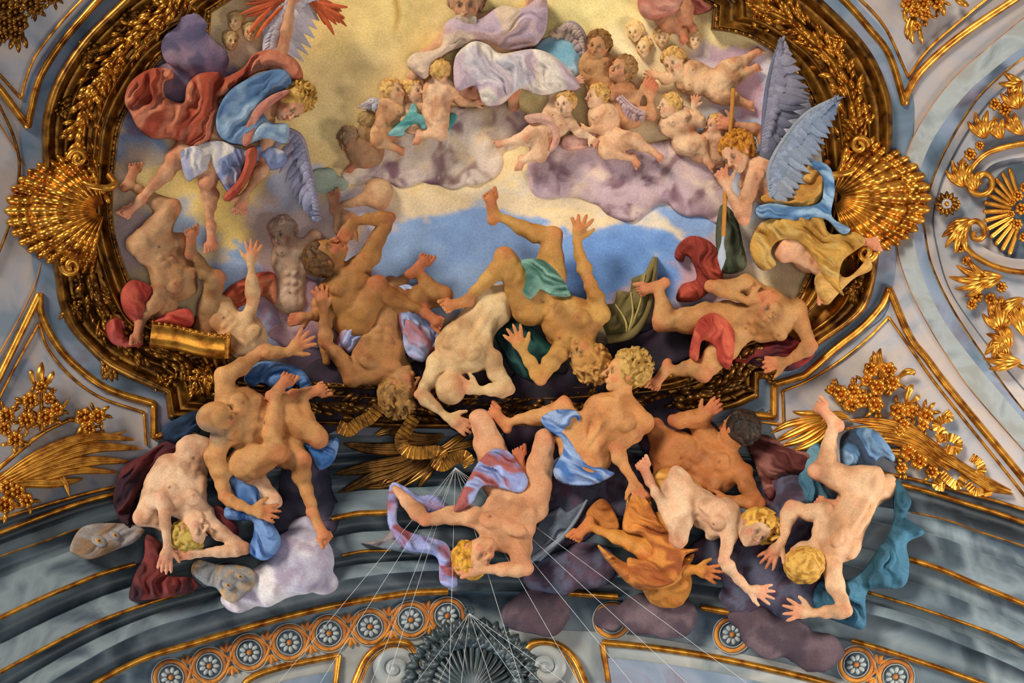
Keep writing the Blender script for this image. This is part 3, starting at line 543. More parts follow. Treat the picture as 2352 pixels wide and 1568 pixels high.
for k in range(13):
    a = math.pi * (.62 + .76 * k / 12); p0 = (2352 + 30 * math.cos(a), 486 + 30 * math.sin(a), 14); p1 = (2352 + 88 * math.cos(a), 486 + 100 * math.sin(a), 14)
    def ray(mb): tube(mb, [p0, p1], 5, r2=6); blob(mb, p1, (8, 6, 6), a)
    cpart('ray', 'gold', ray)
def acan(c, a, L, n, spread, bend):
    def f(mb):
        for q in range(n): rosette_leaf(mb, (*c, 14), a + spread * (q - (n - 1) / 2), L * (1 - .12 * abs(q - (n - 1) / 2)), 9, 9, bend, lift=.25, curl=6, fl=2)
    cpart('acanthus_leaf', 'gold', f)
for args in [((2262, 318), -2.2, 60, 4, .45, .5), ((2300, 320), -2.3, 50, 3, .4, .4), ((2350, 310), -2.6, 60, 3, .3, .3), ((2215, 430), -2.4, 60, 4, .4, .6), ((2240, 440), -2.2, 50, 3, .4, .4), ((2215, 520), 2.6, 62, 4, .4, -.5), ((2230, 505), 2.9, 60, 3, .4, -.5),
             ((2270, 640), 2.6, 76, 5, .35, .6), ((2300, 635), 2.6, 60, 3, .35, .4), ((2340, 250), -2.2, 60, 4, .5, .5), ((2350, 190), 2.6, 50, 3, .5, .5), ((2300, 720), -2.4, 40, 3, .5, .4), ((2350, 685), 2.9, 70, 3, .3, -.5), ((2300, 760), -2.2, 66, 5, .4, .6), ((2320, 800), -1.9, 60, 4, .4, -.5), ((2345, 830), 2.8, 80, 3, .3, .4), ((2290, 770), 1.2, 60, 4, .35, .4), ((2350, 770), -1.5, 80, 3, .3, -.5)]: acan(*args)
def fl(c, r): cpart('flower', 'gold', lambda mb: flower(mb, (*c, 16), r, 7, r * .5))
for c, r in [((2242, 680), 18), ((2275, 687), 16), ((2232, 700), 14), ((2300, 660), 14), ((2308, 252), 18), ((2285, 240), 16), ((2330, 285), 14), ((2210, 380), 14), ((2228, 355), 16), ((2250, 335), 12), ((2200, 545), 12), ((2205, 570), 12), ((2220, 600), 13), ((2195, 470), 12), ((2340, 730), 15), ((2338, 450), 14), ((2345, 480), 16), ((2336, 515), 14), ((2352, 430), 12), ((2322, 492), 10), ((2350, 545), 12), ((2325, 465), 10)]: fl(c, r)
cpart('bead_ring', 'gold_dark', lambda mb: flower(mb, (2174, 469, 16), 30, 12, 12)); cpart('ring_center', 'plaster', lambda mb: blob(mb, (2174, 469, 24), (14, 14, 6), n=14)); cpart('ring_stud', 'gold', lambda mb: blob(mb, (2174, 469, 32), (5, 5, 5)))
cpart('stem', 'gold', lambda mb: tube(mb, [(2352, 845, 10), (2330, 830, 12), (2300, 780, 14), (2280, 740, 14)], 5))

# ---------------- bronze palm, ribbons and wires at the centre bottom
bundle('bronze_palm', 'dark bronze palm of fluted leaves fanning left under the frame at the bottom centre', 'bronze', [],
  [([(1010, 1010), (930, 1030), (850, 1030), (790, 1020)], 15, 3), ([(1000, 1020), (920, 1060), (840, 1075), (765, 1090)], 16, 3), ([(990, 1040), (920, 1075), (850, 1100), (775, 1135)], 16, 3), ([(1000, 1050), (950, 1080), (890, 1110), (830, 1120)], 13, 3), ([(1010, 1040), (990, 1070), (960, 1095), (920, 1120)], 10, 2), ([(1010, 1040), (990, 1080), (975, 1100), (960, 1120)], 9, 2),
   ([(1020, 1000), (960, 1005), (900, 990), (860, 1000)], 12, 3), ([(930, 1090), (900, 1095), (880, 1110), (870, 1140)], 12, 3), ([(1080, 990), (1050, 1010), (1020, 1030), (980, 1040)], 10, 3), ([(1120, 1010), (1080, 1020), (1040, 1030), (1000, 1045)], 10, 3)], [], [], 7)
for pts, lab in (([(870, 935), (850, 960), (820, 975), (800, 990), (775, 980)], 'pleated bronze ribbon hanging below the blond upside-down head'), ([(950, 960), (935, 985), (920, 1010), (930, 1035), (960, 1042), (1005, 1040), (1015, 1055)], 'pleated bronze ribbon curling in a hook over the bronze palm'), ([(995, 1060), (1015, 1070), (1040, 1055), (1065, 1050), (1078, 1070)], 'short bright pleated ribbon where the upper wires start')):
    mb = MB(); P = spline([(*p, 70) for p in pts], 9); n = normals2(P); z = 5 * np.sin(np.arange(len(P)) * 2.1); ribbon(mb, [np.c_[P[:, :2] + n * o, P[:, 2] + z * k] for o, k in ((-15, 1), (-7, 0), (0, 1), (7, 0), (15, 1))]); tag(mb.build('pleated_ribbon', 'gold_dark'), lab, 'ribbon')
WI = [((1044, 1076), e_) for e_ in (640, 735, 850, 885, 1027, 1190, 1320, 1440, 1565, 1700)] + [((1076, 1410), e_) for e_ in (955, 1005, 1055, 1122, 1180, 1232, 1285)]
for i, (a, ex) in enumerate(WI):
    up = a[1] < 1200; mb = MB(); z0 = 90 if up else 80
    b = (ex + (ex - a[0]) * .15, 1568 + (1568 - a[1]) * .15, 240)
    tube(mb, [(a[0], a[1], z0), ((a[0] + b[0]) / 2, (a[1] + b[1]) / 2, (z0 + 240) / 2 + 6), b], .42, n=6, dense=6)
    pos = ('%s of the wires fanning from under the palm' if up else '%s of the wires fanning from the dark crest'); k = i if up else i - 10
    tag(mb.build('taut_wire', 'wire'), 'thin pale taut wire, ' + pos % ['leftmost', 'second from left', 'third from left', 'fourth from left', 'nearly vertical fifth', 'sixth from left', 'seventh from left', 'eighth from left', 'ninth from left', 'rightmost tenth'][k], 'wire', 'taut wires')
# ================================================================ figures: signed distance volumes turned into one continuous surface
def nz(v): v = np.asarray(v, float); return v / (np.linalg.norm(v) + 1e-9)
class SDF:
    def __init__(s, vox=3.): s.p = []; s.vox = vox; s.paint = []; s.fine = []
    def cone(s, a, b, r1, r2, k=6, sub=False): s.p.append(('c', np.array(a, float), np.array(b, float), r1, r2, k, sub)); return s
    def ell(s, c, ax, r, k=6, sub=False):     # ax: 3x3 rows = axes
        s.p.append(('e', np.array(c, float), np.array(ax, float), np.array(r, float), None, k, sub)); return s
    def ball(s, c, r, k=6, sub=False): return s.cone(c, np.array(c, float) + [.01, 0, 0], r, r, k, sub)
    def dab(s, c, r, col, a=1.): s.paint.append((np.array(c, float), r, srgb(col), a)); return s
    def bb(s, p):
        if p[0] == 'c':
            R = max(p[3], p[4]); return np.minimum(p[1], p[2]) - R, np.maximum(p[1], p[2]) + R
        e = np.sqrt(((p[2] * p[3][:, None]) ** 2).sum(0)); return p[1] - e, p[1] + e
    def mesh(s):
        vx = s.vox; lo = np.min([s.bb(p)[0] for p in s.p if not p[6]], 0) - vx * 3; hi = np.max([s.bb(p)[1] for p in s.p if not p[6]], 0) + vx * 3
        lo[2] = max(lo[2], -6)
        n = np.ceil((hi - lo) / vx).astype(int) + 1; ax = [lo[i] + np.arange(n[i]) * vx for i in range(3)]; G = np.full(n, 30., np.float32)
        for p in s.p:
            a, b = s.bb(p); k = p[5]; a = np.maximum(((a - k - 2.5 * vx - lo) / vx).astype(int), 0); b = np.minimum(np.ceil((b + k + 2.5 * vx - lo) / vx).astype(int) + 1, n)
            if (b <= a).any(): continue
            X, Y, Z = np.meshgrid(ax[0][a[0]:b[0]], ax[1][a[1]:b[1]], ax[2][a[2]:b[2]], indexing='ij')
            if p[0] == 'c':
                ab = p[2] - p[1]; L2_ = ab @ ab + 1e-9; px, py, pz = X - p[1][0], Y - p[1][1], Z - p[1][2]
                t = np.clip((px * ab[0] + py * ab[1] + pz * ab[2]) / L2_, 0, 1)
                d = np.sqrt((px - t * ab[0]) ** 2 + (py - t * ab[1]) ** 2 + (pz - t * ab[2]) ** 2) - (p[3] + (p[4] - p[3]) * t)
            else:
                q = [(X - p[1][0]) * p[2][i][0] + (Y - p[1][1]) * p[2][i][1] + (Z - p[1][2]) * p[2][i][2] for i in range(3)]
                k0 = np.sqrt(sum((q[i] / p[3][i]) ** 2 for i in range(3))); k1 = np.sqrt(sum((q[i] / p[3][i] ** 2) ** 2 for i in range(3))) + 1e-6; d = k0 * (k0 - 1) / k1
            g = G[a[0]:b[0], a[1]:b[1], a[2]:b[2]]
            if p[6]: h = np.clip(.5 - .5 * (g + d) / k, 0, 1); g[:] = g * (1 - h) - d * h + k * h * (1 - h)
            else: h = np.clip(.5 + .5 * (g - d) / k, 0, 1); g[:] = g * (1 - h) + d * h - k * h * (1 - h)
        I = G < 0; nx, ny, nz_ = n; c = np.zeros((nx - 1, ny - 1, nz_ - 1), np.int8)
        offs = [(i, j, k) for i in (0, 1) for j in (0, 1) for k in (0, 1)]
        for i, j, k in offs: c += I[i:nx - 1 + i, j:ny - 1 + j, k:nz_ - 1 + k]
        act = np.argwhere((c > 0) & (c < 8)); idx = np.full(c.shape, -1, np.int32); idx[tuple(act.T)] = np.arange(len(act))
        S = np.zeros((len(act), 3)); N = np.zeros(len(act))
        for o1 in offs:
            for d in range(3):
                if o1[d]: continue
                o2 = list(o1); o2[d] = 1; g1 = G[tuple((act + o1).T)]; g2 = G[tuple((act + o2).T)]; m = (g1 < 0) != (g2 < 0)
                t = np.where(m, g1 / np.where(m, g1 - g2, 1), 0); P = np.tile(np.array(o1, float), (len(act), 1)); P[:, d] = t; S += P * m[:, None]; N += m
        Vx = lo + (act + S / N[:, None]) * vx; F = []
        for d in range(3):
            sl1 = [slice(1, -1)] * 3; sl2 = [slice(1, -1)] * 3; sl1[d] = slice(0, -1); sl2[d] = slice(1, None); A = I[tuple(sl1)]; B = I[tuple(sl2)]
            e = np.argwhere(A != B); ins_ = A[tuple(e.T)]; pos = e.copy()
            for q in range(3):
                if q != d: pos[:, q] += 1
            u_, v_ = (d + 1) % 3, (d + 2) % 3; U_ = np.eye(3, dtype=int)[u_]; V_ = np.eye(3, dtype=int)[v_]
            q4 = [idx[tuple((pos - x).T)] for x in (U_ * 0, U_, U_ + V_, V_)]; f = np.stack(q4, 1); f = f[(f >= 0).all(1)] if False else f
            f = np.where(ins_[:, None], f[:, ::-1], f) ; F.append(f[(f >= 0).all(1)])
        F = np.concatenate(F)[:, ::-1]
        if True:   # drop what lies behind the shell
            keep = (Vx[F][:, :, 2] > -4).any(1); F = F[keep]; u = np.unique(F); rm = np.full(len(Vx), -1); rm[u] = np.arange(len(u)); Vx = Vx[u]; F = rm[F]
        return Vx, F
    def build(s, name, mat, base, parent=None, var=None, bumpy=0, **props):
        V, F = s.mesh(); k0_ = 0
        if bumpy:      # muscle and flesh relief
            fn = np.cross(V[F[:, 2]] - V[F[:, 0]], V[F[:, 3]] - V[F[:, 1]]); N = np.zeros_like(V)
            for q in range(4): np.add.at(N, F[:, q], fn)
            N /= np.linalg.norm(N, axis=1)[:, None] + 1e-9; w_ = [V[:, i] / (bumpy * .34) for i in range(3)]
            k_ = np.ones(len(V))
            for (c_, r_) in s.fine: k_ = np.minimum(k_, sst(.7 * r_, 1.25 * r_, np.linalg.norm(V - c_, axis=1)))
            V = V + N * k_[:, None] * (bumpy * .085 * (vnoise(*w_, 31) - .5) + bumpy * .035 * (vnoise(*[x * 2.2 for x in w_], 33) - .5))[:, None]
        C = np.tile(srgb(base), (len(V), 1)) * (.86 if bumpy else 1)
        if var is not None:
            wv_ = [(vnoise(V[:, 0] / 40, V[:, 1] / 40, V[:, 2] / 40, 60 + q) - .5) * 40 for q in range(2)]
            for i, (c, sc, am) in enumerate(var):
                a_, b_, z_ = (V[:, 0] + wv_[0]) / sc, (V[:, 1] + wv_[1]) / sc, V[:, 2] / sc; sd_ = 5 + i + len(V) % 7
                m = sst(.38, .62, .62 * vnoise(a_, b_, z_, sd_) + .26 * vnoise(a_ * 2.1, b_ * 2.1, z_ * 2.1, sd_ + 1) + .12 * vnoise(a_ * 4.3, b_ * 4.3, z_ * 4.3, sd_ + 2))[:, None] * am; cc_ = srgb(c) if isinstance(c, str) else np.clip(srgb(base) * .86 * c, 0, 1); C = C * (1 - m) + cc_ * m
        for (c, r, col, a) in s.paint:
            d = np.linalg.norm(V - c, axis=1) / r; m = ((1 - sst(.45, 1., d)) * a)[:, None]; C = C * (1 - m) + col * m
        mb = MB(); mb.add(V, F, C); return mb.build(name, mat, parent, **props)

def frame_of(up, face):
    u = nz(up); f = np.array(face, float); f = nz(f - (f @ u) * u); r = np.cross(u, f); return u, f, r
PINK = 'c46a48'
def hand(S, wr, el, H, ang, spread=14, curl=.2, thumb=1, tone=PINK, lift=0.):
    wr = np.array(wr, float); a = math.radians(ang); d = nz([math.cos(a), math.sin(a), lift]); lat = nz(np.cross([0, 0, 1.], d)); nrm = nz(np.cross(d, lat)); s = H * .98
    pc = wr + d * .24 * s; S.cone(wr, pc, .115 * s, .15 * s, 5); S.ell(pc + d * .04 * s, [d, lat, nrm], (.20 * s, .185 * s, .085 * s), 5)
    for i, (L_, o) in enumerate(((.30, -1.5), (.36, -.5), (.34, .5), (.26, 1.5))):
        b = pc + d * .14 * s + lat * o * .092 * s * thumb * -1; fa = math.radians(spread * o * -thumb + (-curl * 10 * o))
        fd = nz(d * math.cos(fa) + lat * math.sin(fa)); cu = curl * (1 + .25 * i); dn = nz(nrm)
        k1 = b + fd * L_ * .45 * s; fd2 = nz(fd * math.cos(cu) - dn * math.sin(cu) + dn * .02); k2 = k1 + fd2 * L_ * .33 * s; fd3 = nz(fd * math.cos(2.1 * cu) - dn * math.sin(2.1 * cu)); k3 = k2 + fd3 * L_ * .28 * s
        r = .052 * s; S.cone(b, k1, r * 1.05, r, 2.5); S.cone(k1, k2, r, r * .9, 2); S.cone(k2, k3, r * .9, r * .72, 2)
    tb = wr + d * .12 * s + lat * .10 * s * thumb; td = nz(d * .62 + lat * .78 * thumb); t1 = tb + td * .2 * s; t2 = t1 + nz(td + d * .35) * .17 * s; S.cone(tb, t1, .082 * s, .066 * s, 4); S.cone(t1, t2, .062 * s, .045 * s, 2.5)
    S.dab(pc + d * .3 * s, .42 * s, tone, .55); S.fine.append((pc + d * .25 * s, .62 * s))
def limb(S, a, b, prof, k, off=None):
    a = np.array(a, float); b = np.array(b, float); pr = None
    for t, r, o in prof:
        p = a + (b - a) * t + (off * o if off is not None else 0)
        if pr is not None: S.cone(pr[0], p, pr[1], r, k)
        pr = (p, r)
def bendoff(a, b, c):          # direction at the b-c segment towards a
    ax = nz(c - b); v = a - b; v = v - (v @ ax) * ax; return nz(v) if np.linalg.norm(v) > 4 else np.zeros(3)
def arm(S, H, sh, el, wr, ang=None, spread=14, curl=.2, thumb=1, fat=1, lift=0.):
    sh, el, wr = [np.array(x, float) for x in (sh, el, wr)]; o = bendoff(wr, el, sh) * H; f = fat
    S.ball(sh, .25 * H * f, 8); limb(S, sh, el, [(0, .235 * H * f, 0), (.42, .215 * H * f, .06), (.75, .16 * H * f, .02), (1, .145 * H * f, 0)], 7, o)
    limb(S, el, wr, [(0, .145 * H * f, 0), (.22, .195 * H * f, 0), (.6, .14 * H * f, 0), (1, .098 * H * f, 0)], 6)
    S.dab(el, .3 * H, PINK, .35)
    if ang is not None: hand(S, wr, el, H, ang, spread, curl, thumb, lift=lift)
def leg(S, H, hip, knee, ank, toe=None, fat=1, sole=False):
    hip, knee, ank = [np.array(x, float) for x in (hip, knee, ank)]; f = fat; o = bendoff(ank, knee, hip) * H; o2 = bendoff(hip, knee, ank) * H
    limb(S, hip, knee, [(0, .44 * H * f, 0), (.3, .41 * H * f, -.03), (.62, .33 * H * f, -.02), (.88, .255 * H * f, 0), (1, .235 * H * f, 0)], 10, o)
    S.ball(knee - (o + o2) * .05 - 0, .225 * H * f, 6)
    limb(S, knee, ank, [(0, .215 * H * f, .02), (.28, .24 * H * f, .10), (.55, .18 * H * f, .05), (.8, .125 * H * f, .0), (1, .11 * H * f, 0)], 7, o2)
    S.dab(knee - (o + o2) * .1, .36 * H, PINK, .4)
    if toe is not None:
        toe = np.array(toe, float); sd = nz(ank - knee); fd = nz(toe - ank); L_ = max(np.linalg.norm(toe - ank), .55 * H); lat = nz(np.cross(sd, fd) + 1e-6); lp = nz(np.cross([0, 0, 1.], fd)); lat = nz(lat * .45 + lp * (1 if lat @ lp >= 0 else -1)); dn = nz(sd - (sd @ fd) * fd)
        heel = ank + sd * .13 * H - fd * .16 * H; ball = ank + fd * (L_ - .2 * H) + dn * .07 * H
        S.cone(ank, heel, .11 * H * f, .125 * H * f, 5); S.cone(heel, ball, .11 * H * f, .13 * H * f, 6); S.cone(ank, ball, .115 * H * f, .095 * H * f, 7); S.cone(ball - lat * .10 * H, ball + lat * .08 * H, .085 * H, .075 * H, 5)
        for i, (w_, r) in enumerate(((-.175, .058), (-.07, .038), (.015, .036), (.095, .035), (.17, .034))):
            b = ball + lat * w_ * H; e_ = b + fd * (.24 - .03 * i) * H + dn * .01 * H; S.cone(b, e_, r * H * .95, r * H, .8)
        S.fine.append((ball, .5 * H)); S.dab(ball, .45 * H, PINK, .55); S.dab(heel, .3 * H, PINK, .45)
def torso(S, H, neck, chest, pelvis, F=(0, 0, 1), width=1., fat=1, sL=None, sR=None, hips=None, fem=False):
    neck, chest, pelvis = [np.array(x, float) for x in (neck, chest, pelvis)]; sp = nz(chest - pelvis); Fv = np.array(F, float); Fv = nz(Fv - (Fv @ sp) * sp); lat = np.cross(sp, Fv); f = fat; Ld = np.linalg.norm(chest - pelvis)
    ax = [lat, sp, Fv]; mid = (chest + pelvis) / 2
    S.ell(chest, ax, (.66 * H * width * f, .68 * H * f, .43 * H * f), 12); S.ell(mid - sp * .05 * H, ax, (.50 * H * width * f, .62 * H * f + Ld * .12, .36 * H * f), 14); S.ell(pelvis, ax, (.56 * H * width * f, .46 * H * f, .40 * H * f), 14)
    for s_ in (sL, sR):
        if s_ is not None: s_ = np.array(s_, float); S.cone(chest + sp * .25 * H, s_, .34 * H * f, .24 * H * f, 12); S.cone(neck, s_, .14 * H, .15 * H, 12)
    S.cone(chest + sp * .3 * H, neck, .24 * H * f, .19 * H * f, 10)
    for s_ in (-1, 1):
        pec = chest + Fv * .34 * H * f + lat * s_ * .27 * H * width + sp * .17 * H; S.ell(pec, ax, (.29 * H * f, .20 * H * f, .15 * H * f), 5)
        if fem: S.ball(pec - sp * .08 * H + Fv * .03 * H, .17 * H, 5)
        nip = pec + Fv * .17 * H + lat * s_ * .06 * H - sp * .06 * H; S.dab(nip, .065 * H, '8a4a30', .8)
        S.ell(chest - Fv * .34 * H * f + lat * s_ * .30 * H * width + sp * .12 * H, ax, (.2 * H, .27 * H, .13 * H), 5)
        S.ell(pelvis - Fv * .24 * H * f + lat * s_ * .25 * H - sp * .2 * H, ax, (.26 * H * f, .3 * H * f, .24 * H * f), 14)
        S.cone(chest - Fv * .36 * H * f + lat * s_ * .12 * H - sp * .2 * H, pelvis - Fv * .30 * H * f + lat * s_ * .12 * H + sp * .1 * H, .1 * H, .1 * H, 6)
        for q in range(3):
            c_ = chest * (1 - (.38 + .2 * q)) + pelvis * (.38 + .2 * q); S.ell(c_ + Fv * (.305 - .012 * q) * H * f + lat * s_ * .12 * H, ax, (.125 * H, .10 * H + Ld * .015, .115 * H), 3.5)
        S.ell(chest + lat * s_ * .42 * H * width * f + Fv * .16 * H - sp * .25 * H, ax, (.16 * H, .30 * H, .2 * H), 8)
    S.dab(pelvis + Fv * .4 * H + sp * .25 * H, .06 * H, '70402a', .8)
    return sp, Fv, lat
def head(S, H, c, up, face, neck=None, fat=1):
    c = np.array(c, float); u, f, r = frame_of(up, face); ax = [r, u, f]; s = H; S.fine.append((c, .6 * H))
    S.ell(c + u * .10 * s - f * .06 * s, ax, (.37 * s, .42 * s, .46 * s), 5); S.ell(c - u * .17 * s + f * .10 * s, ax, (.27 * s * fat, .31 * s, .29 * s), 6)
    S.ball(c - u * .40 * s + f * .26 * s, .10 * s, 5)
    if neck is not None: S.cone(c - u * .2 * s - f * .10 * s, neck, .20 * s * fat, .21 * s * fat, 8)
    for q in (-1, 1):
        S.ell(c + f * .39 * s + u * .015 * s + r * q * .15 * s, ax, (.09 * s, .055 * s, .07 * s), 3, True)
        S.ell(c + f * .335 * s + u * .01 * s + r * q * .145 * s, ax, (.065 * s, .05 * s, .055 * s), 1.5)
        S.cone(c + f * .40 * s + u * .10 * s + r * q * .06 * s, c + f * .34 * s + u * .10 * s + r * q * .23 * s, .03 * s, .025 * s, 4)
        S.ell(c + r * q * .37 * s - f * .02 * s - u * .02 * s, ax, (.045 * s, .12 * s, .075 * s), 3); S.ball(c + f * .26 * s - u * .14 * s + r * q * .17 * s, .10 * s, 6)
        e = c + f * .385 * s + u * .01 * s + r * q * .145 * s; S.dab(e, .10 * s, '5a3420', .65); S.dab(e, .052 * s, 'b8a898', .7); S.dab(e + f * .01 * s, .042 * s, '140c08', 1); S.dab(c + f * .38 * s + u * .105 * s + r * q * .15 * s, .075 * s, '5a341c', .55)
        S.dab(c + r * q * .37 * s - u * .02 * s, .11 * s, PINK, .5); S.dab(c + f * .28 * s - u * .14 * s + r * q * .2 * s, .15 * s, 'c8604a', .4)
    S.cone(c + f * .41 * s + u * .05 * s, c + f * .53 * s - u * .12 * s, .035 * s, .055 * s, 3.5)
    for q in (-1, 1): S.ball(c + f * .46 * s - u * .135 * s + r * q * .05 * s, .035 * s, 2)
    S.cone(c + f * .40 * s - u * .235 * s + r * .07 * s, c + f * .40 * s - u * .235 * s - r * .07 * s, .032 * s, .032 * s, 2); S.cone(c + f * .385 * s - u * .29 * s + r * .05 * s, c + f * .385 * s - u * .29 * s - r * .05 * s, .035 * s, .035 * s, 2)
    S.dab(c + f * .43 * s - u * .26 * s, .075 * s, 'a04a34', .6); S.cone(c + f * .47 * s - u * .262 * s - r * .06 * s, c + f * .47 * s - u * .262 * s + r * .06 * s, .014 * s, .014 * s, 1.5, True); S.dab(c + f * .5 * s - u * .13 * s, .08 * s, 'c86a4c', .35)
def hairdo(H, c, up, face, col='8a5a20', hi='c8923a', parent=None, curl=1., n=70, seed=1, wind=(0, 0, 0), vox=None):
    c = np.array(c, float); u, f, r = frame_of(up, face); S = SDF(vox or max(2.0, H * .028)); s = H; R_ = random.Random(seed); wind = np.array(wind, float)
    S.ell(c + u * .15 * s - f * .13 * s, [r, u, f], (.445 * s, .445 * s, .47 * s), 4)
    for i in range(int(n * 1.6)):
        a = R_.uniform(0, 2 * math.pi); z = R_.uniform(-.75, 1); q = math.sqrt(max(0, 1 - z * z)); d = r * q * math.cos(a) + f * q * math.sin(a) + u * z
        if d @ f > .42 and d @ u < .55: continue
        if d @ u < -.15 and d @ f > -.1: continue
        p = c + u * .14 * s - f * .12 * s + d * .43 * s; t = nz(np.cross(d, [R_.uniform(-1, 1), R_.uniform(-1, 1), R_.uniform(-1, 1)])); l = .15 * s * curl
        p2 = p + t * l + d * .012 * s + wind * s * .12; p3 = p2 + nz(np.cross(d, t)) * l * .7 + wind * s * .14; S.cone(p, p2, .075 * s, .062 * s, 1.2); S.cone(p2, p3, .06 * s, .03 * s, 1.)
    S.ell(c - u * .1 * s + f * .42 * s, [r, u, f], (.29 * s, .34 * s, .22 * s), 4, True)
    return S.build('hair', 'skin', col, parent, var=[(hi, H * .10, .8), (hi, H * .3, .4)])
def person(name, label, cat, H, skin, torso_=None, head_=None, arms=(), legs=(), vox=None, group=None, fat=1, hair=None, extra=None, var=None, k=1.):
    S = SDF(vox or max(2.1, H * .031))
    if torso_: torso(S, H, fat=fat, **torso_)
    for a in arms: arm(S, H, *a[:3], **{**dict(fat=fat), **(a[3] if len(a) > 3 else {})})
    for l in legs: leg(S, H, *l[:4], fat=fat) if len(l) > 3 else leg(S, H, *l, fat=fat)
    if head_: head(S, H * (1.0 if fat == 1 else 1.15), head_[0], head_[1], head_[2], neck=(torso_ or {}).get('neck'), fat=fat)
    if extra: extra(S)
    o = S.build(name, 'skin', skin, bumpy=H * (1 if fat == 1 else .5), var=var or [(np.array([.52, .40, .32]), H * .75, .8), (np.array([1.12, 1.14, 1.12]), H * .5, .55), (np.array([1.05, .78, .66]), H * .35, .35)]); tag(o, label, cat, group)
    if hair is not None and head_: hairdo(H * (1.0 if fat == 1 else 1.15), *head_, parent=o, **hair)
    return o

# ---------------- cloth, wings and clouds as modelled relief
def polysd(U, V, poly):
    d = np.full(U.shape, 1e9)
    for i in range(len(poly)):
        a = np.array(poly[i - 1]); b = np.array(poly[i]); e = b - a; t = np.clip(((U - a[0]) * e[0] + (V - a[1]) * e[1]) / (e @ e + 1e-9), 0, 1)
        d = np.minimum(d, (U - a[0] - t * e[0]) ** 2 + (V - a[1] - t * e[1]) ** 2)
    return np.sqrt(d) * np.where(inside(U, V, poly), 1, -1)
def cloth(name, poly, base, c1, c2, parent=None, thick=14, ang=45, freq=34, amp=9, warp=1., seed=0, mat='cloth', step=2.7, edge=26, c3=None, smooth=True, drop=45, tilt=(0, 0), label=None, cat=None, group=None, mix2=.8):
    P = np.array(poly, float); B = base if not callable(base) else 0
    P = spline(P, 6, True) if smooth else P
    lo, hi = P.min(0) - 8, P.max(0) + 8; us = np.arange(lo[0], hi[0], step); vs = np.arange(lo[1], hi[1], step); U, V = np.meshgrid(us, vs); sd = polysd(U, V, P)
    a = math.radians(ang); s_ = 61 * seed + 3
    freq = max(freq * .85, 19.); wx = (fbm(U / 75 + s_, V / 75, 3, s_) - .44) * 110 * warp; x = ((U) * -math.sin(a) + V * math.cos(a) + wx) / freq; y = (U * math.cos(a) + V * math.sin(a)) / (freq * 5)
    n = vnoise(x, y, None, s_); n2 = vnoise(x * 2.3 + 9, y * 2 + 4, None, s_ + 2); rid = 1.1 - np.sqrt((n * 2 - 1) ** 2 + .012); rid = np.clip(rid, 0, 1) ** 1.4; r2 = 1.1 - np.sqrt((n2 * 2 - 1) ** 2 + .03); n3 = vnoise(x * 4.6 + 2, y * 5 + 8, None, s_ + 4)
    amp = amp * 1.35; H_ = base + thick * np.sqrt(np.clip(sd / edge, 0, 1)) + (amp * 2.0 * (rid - .5) + amp * 1.1 * (r2 - .5) * np.clip((freq - 14) / 12, 0, 1) + amp * .3 * (n3 - .5) * (freq > 30)) * sst(-2, 10, sd) + tilt[0] * (U - U.mean()) + tilt[1] * (V - V.mean())
    gv, gu = np.gradient(sd, step); gl = np.sqrt(gu ** 2 + gv ** 2) + 1e-6; out_ = sd < 0
    H_ = np.where(out_, np.where(sd > -step * 1.5, base - 3, base - drop), H_)
    U = np.where(out_, U - (sd + np.where(sd > -step * 1.5, 0, .8)) * gu / gl, U); V = np.where(out_, V - (sd + np.where(sd > -step * 1.5, 0, .8)) * gv / gl, V)
    H_ = np.maximum(H_, -5)
    # second pigment in streaks along the folds: shot silk and painted-in fold highlights
    m = sst(.34, .68, .65 * vnoise(x * 1.1 + 31, y * 1.5 + 7, None, s_ + 5) + .35 * vnoise(x * 2.7, y * 3, None, s_ + 6))[..., None] * mix2; C = srgb(c1) * (1 - m) + srgb(c2) * m
    if c3: m = sst(.52, .62, vnoise(x * .8 + 3, y * 2.5 + 17, None, s_ + 8))[..., None]; C = C * (1 - m) + srgb(c3) * m
    C = C * .84 + C.mean(-1, keepdims=True) * .08; C = C * (1 + .35 * (fbm(U / 22, V / 22, 3, s_ + 11)[..., None] - .47))
    F = grid_faces(len(vs), len(us)); F = F[(sd.ravel()[F] > -step * 1.5).any(1)][:, ::-1]; u = np.unique(F); rm = np.full(U.size, -1); rm[u] = np.arange(len(u))
    mb = MB(); mb.add(np.stack([U, V, H_], -1).reshape(-1, 3)[u], rm[F], C.reshape(-1, 3)[u]); o = mb.build(name, mat, parent)
    if label: tag(o, label, cat, group)
    return o
def cloud(label, lumps, cols, group=None, h=.42, vox=5., name='cloud', mat='fresco', z=0):
    S = SDF(vox); r_ = random.Random(len(lumps) + int(lumps[0][0]))
    for (u, v, r, *o) in lumps:
        zz = z + (o[0] if o else 0); ry = r * (o[1] if len(o) > 1 else .8); S.ell((u, v, zz), np.eye(3), (r, ry, r * h), r * .22)
        for q in range(5): a = r_.uniform(0, 6.28); S.ell((u + r * .62 * math.cos(a), v + ry * .62 * math.sin(a), zz + r * h * .25), np.eye(3), (r * .42, r * .36, r * h * .62), r * .12)
    o = S.build(name, mat, cols[0], var=[(c, sc, .85) for c, sc in zip(cols[1:], (70, 38, 24, 50))]); return tag(o, label, 'cloud', group)
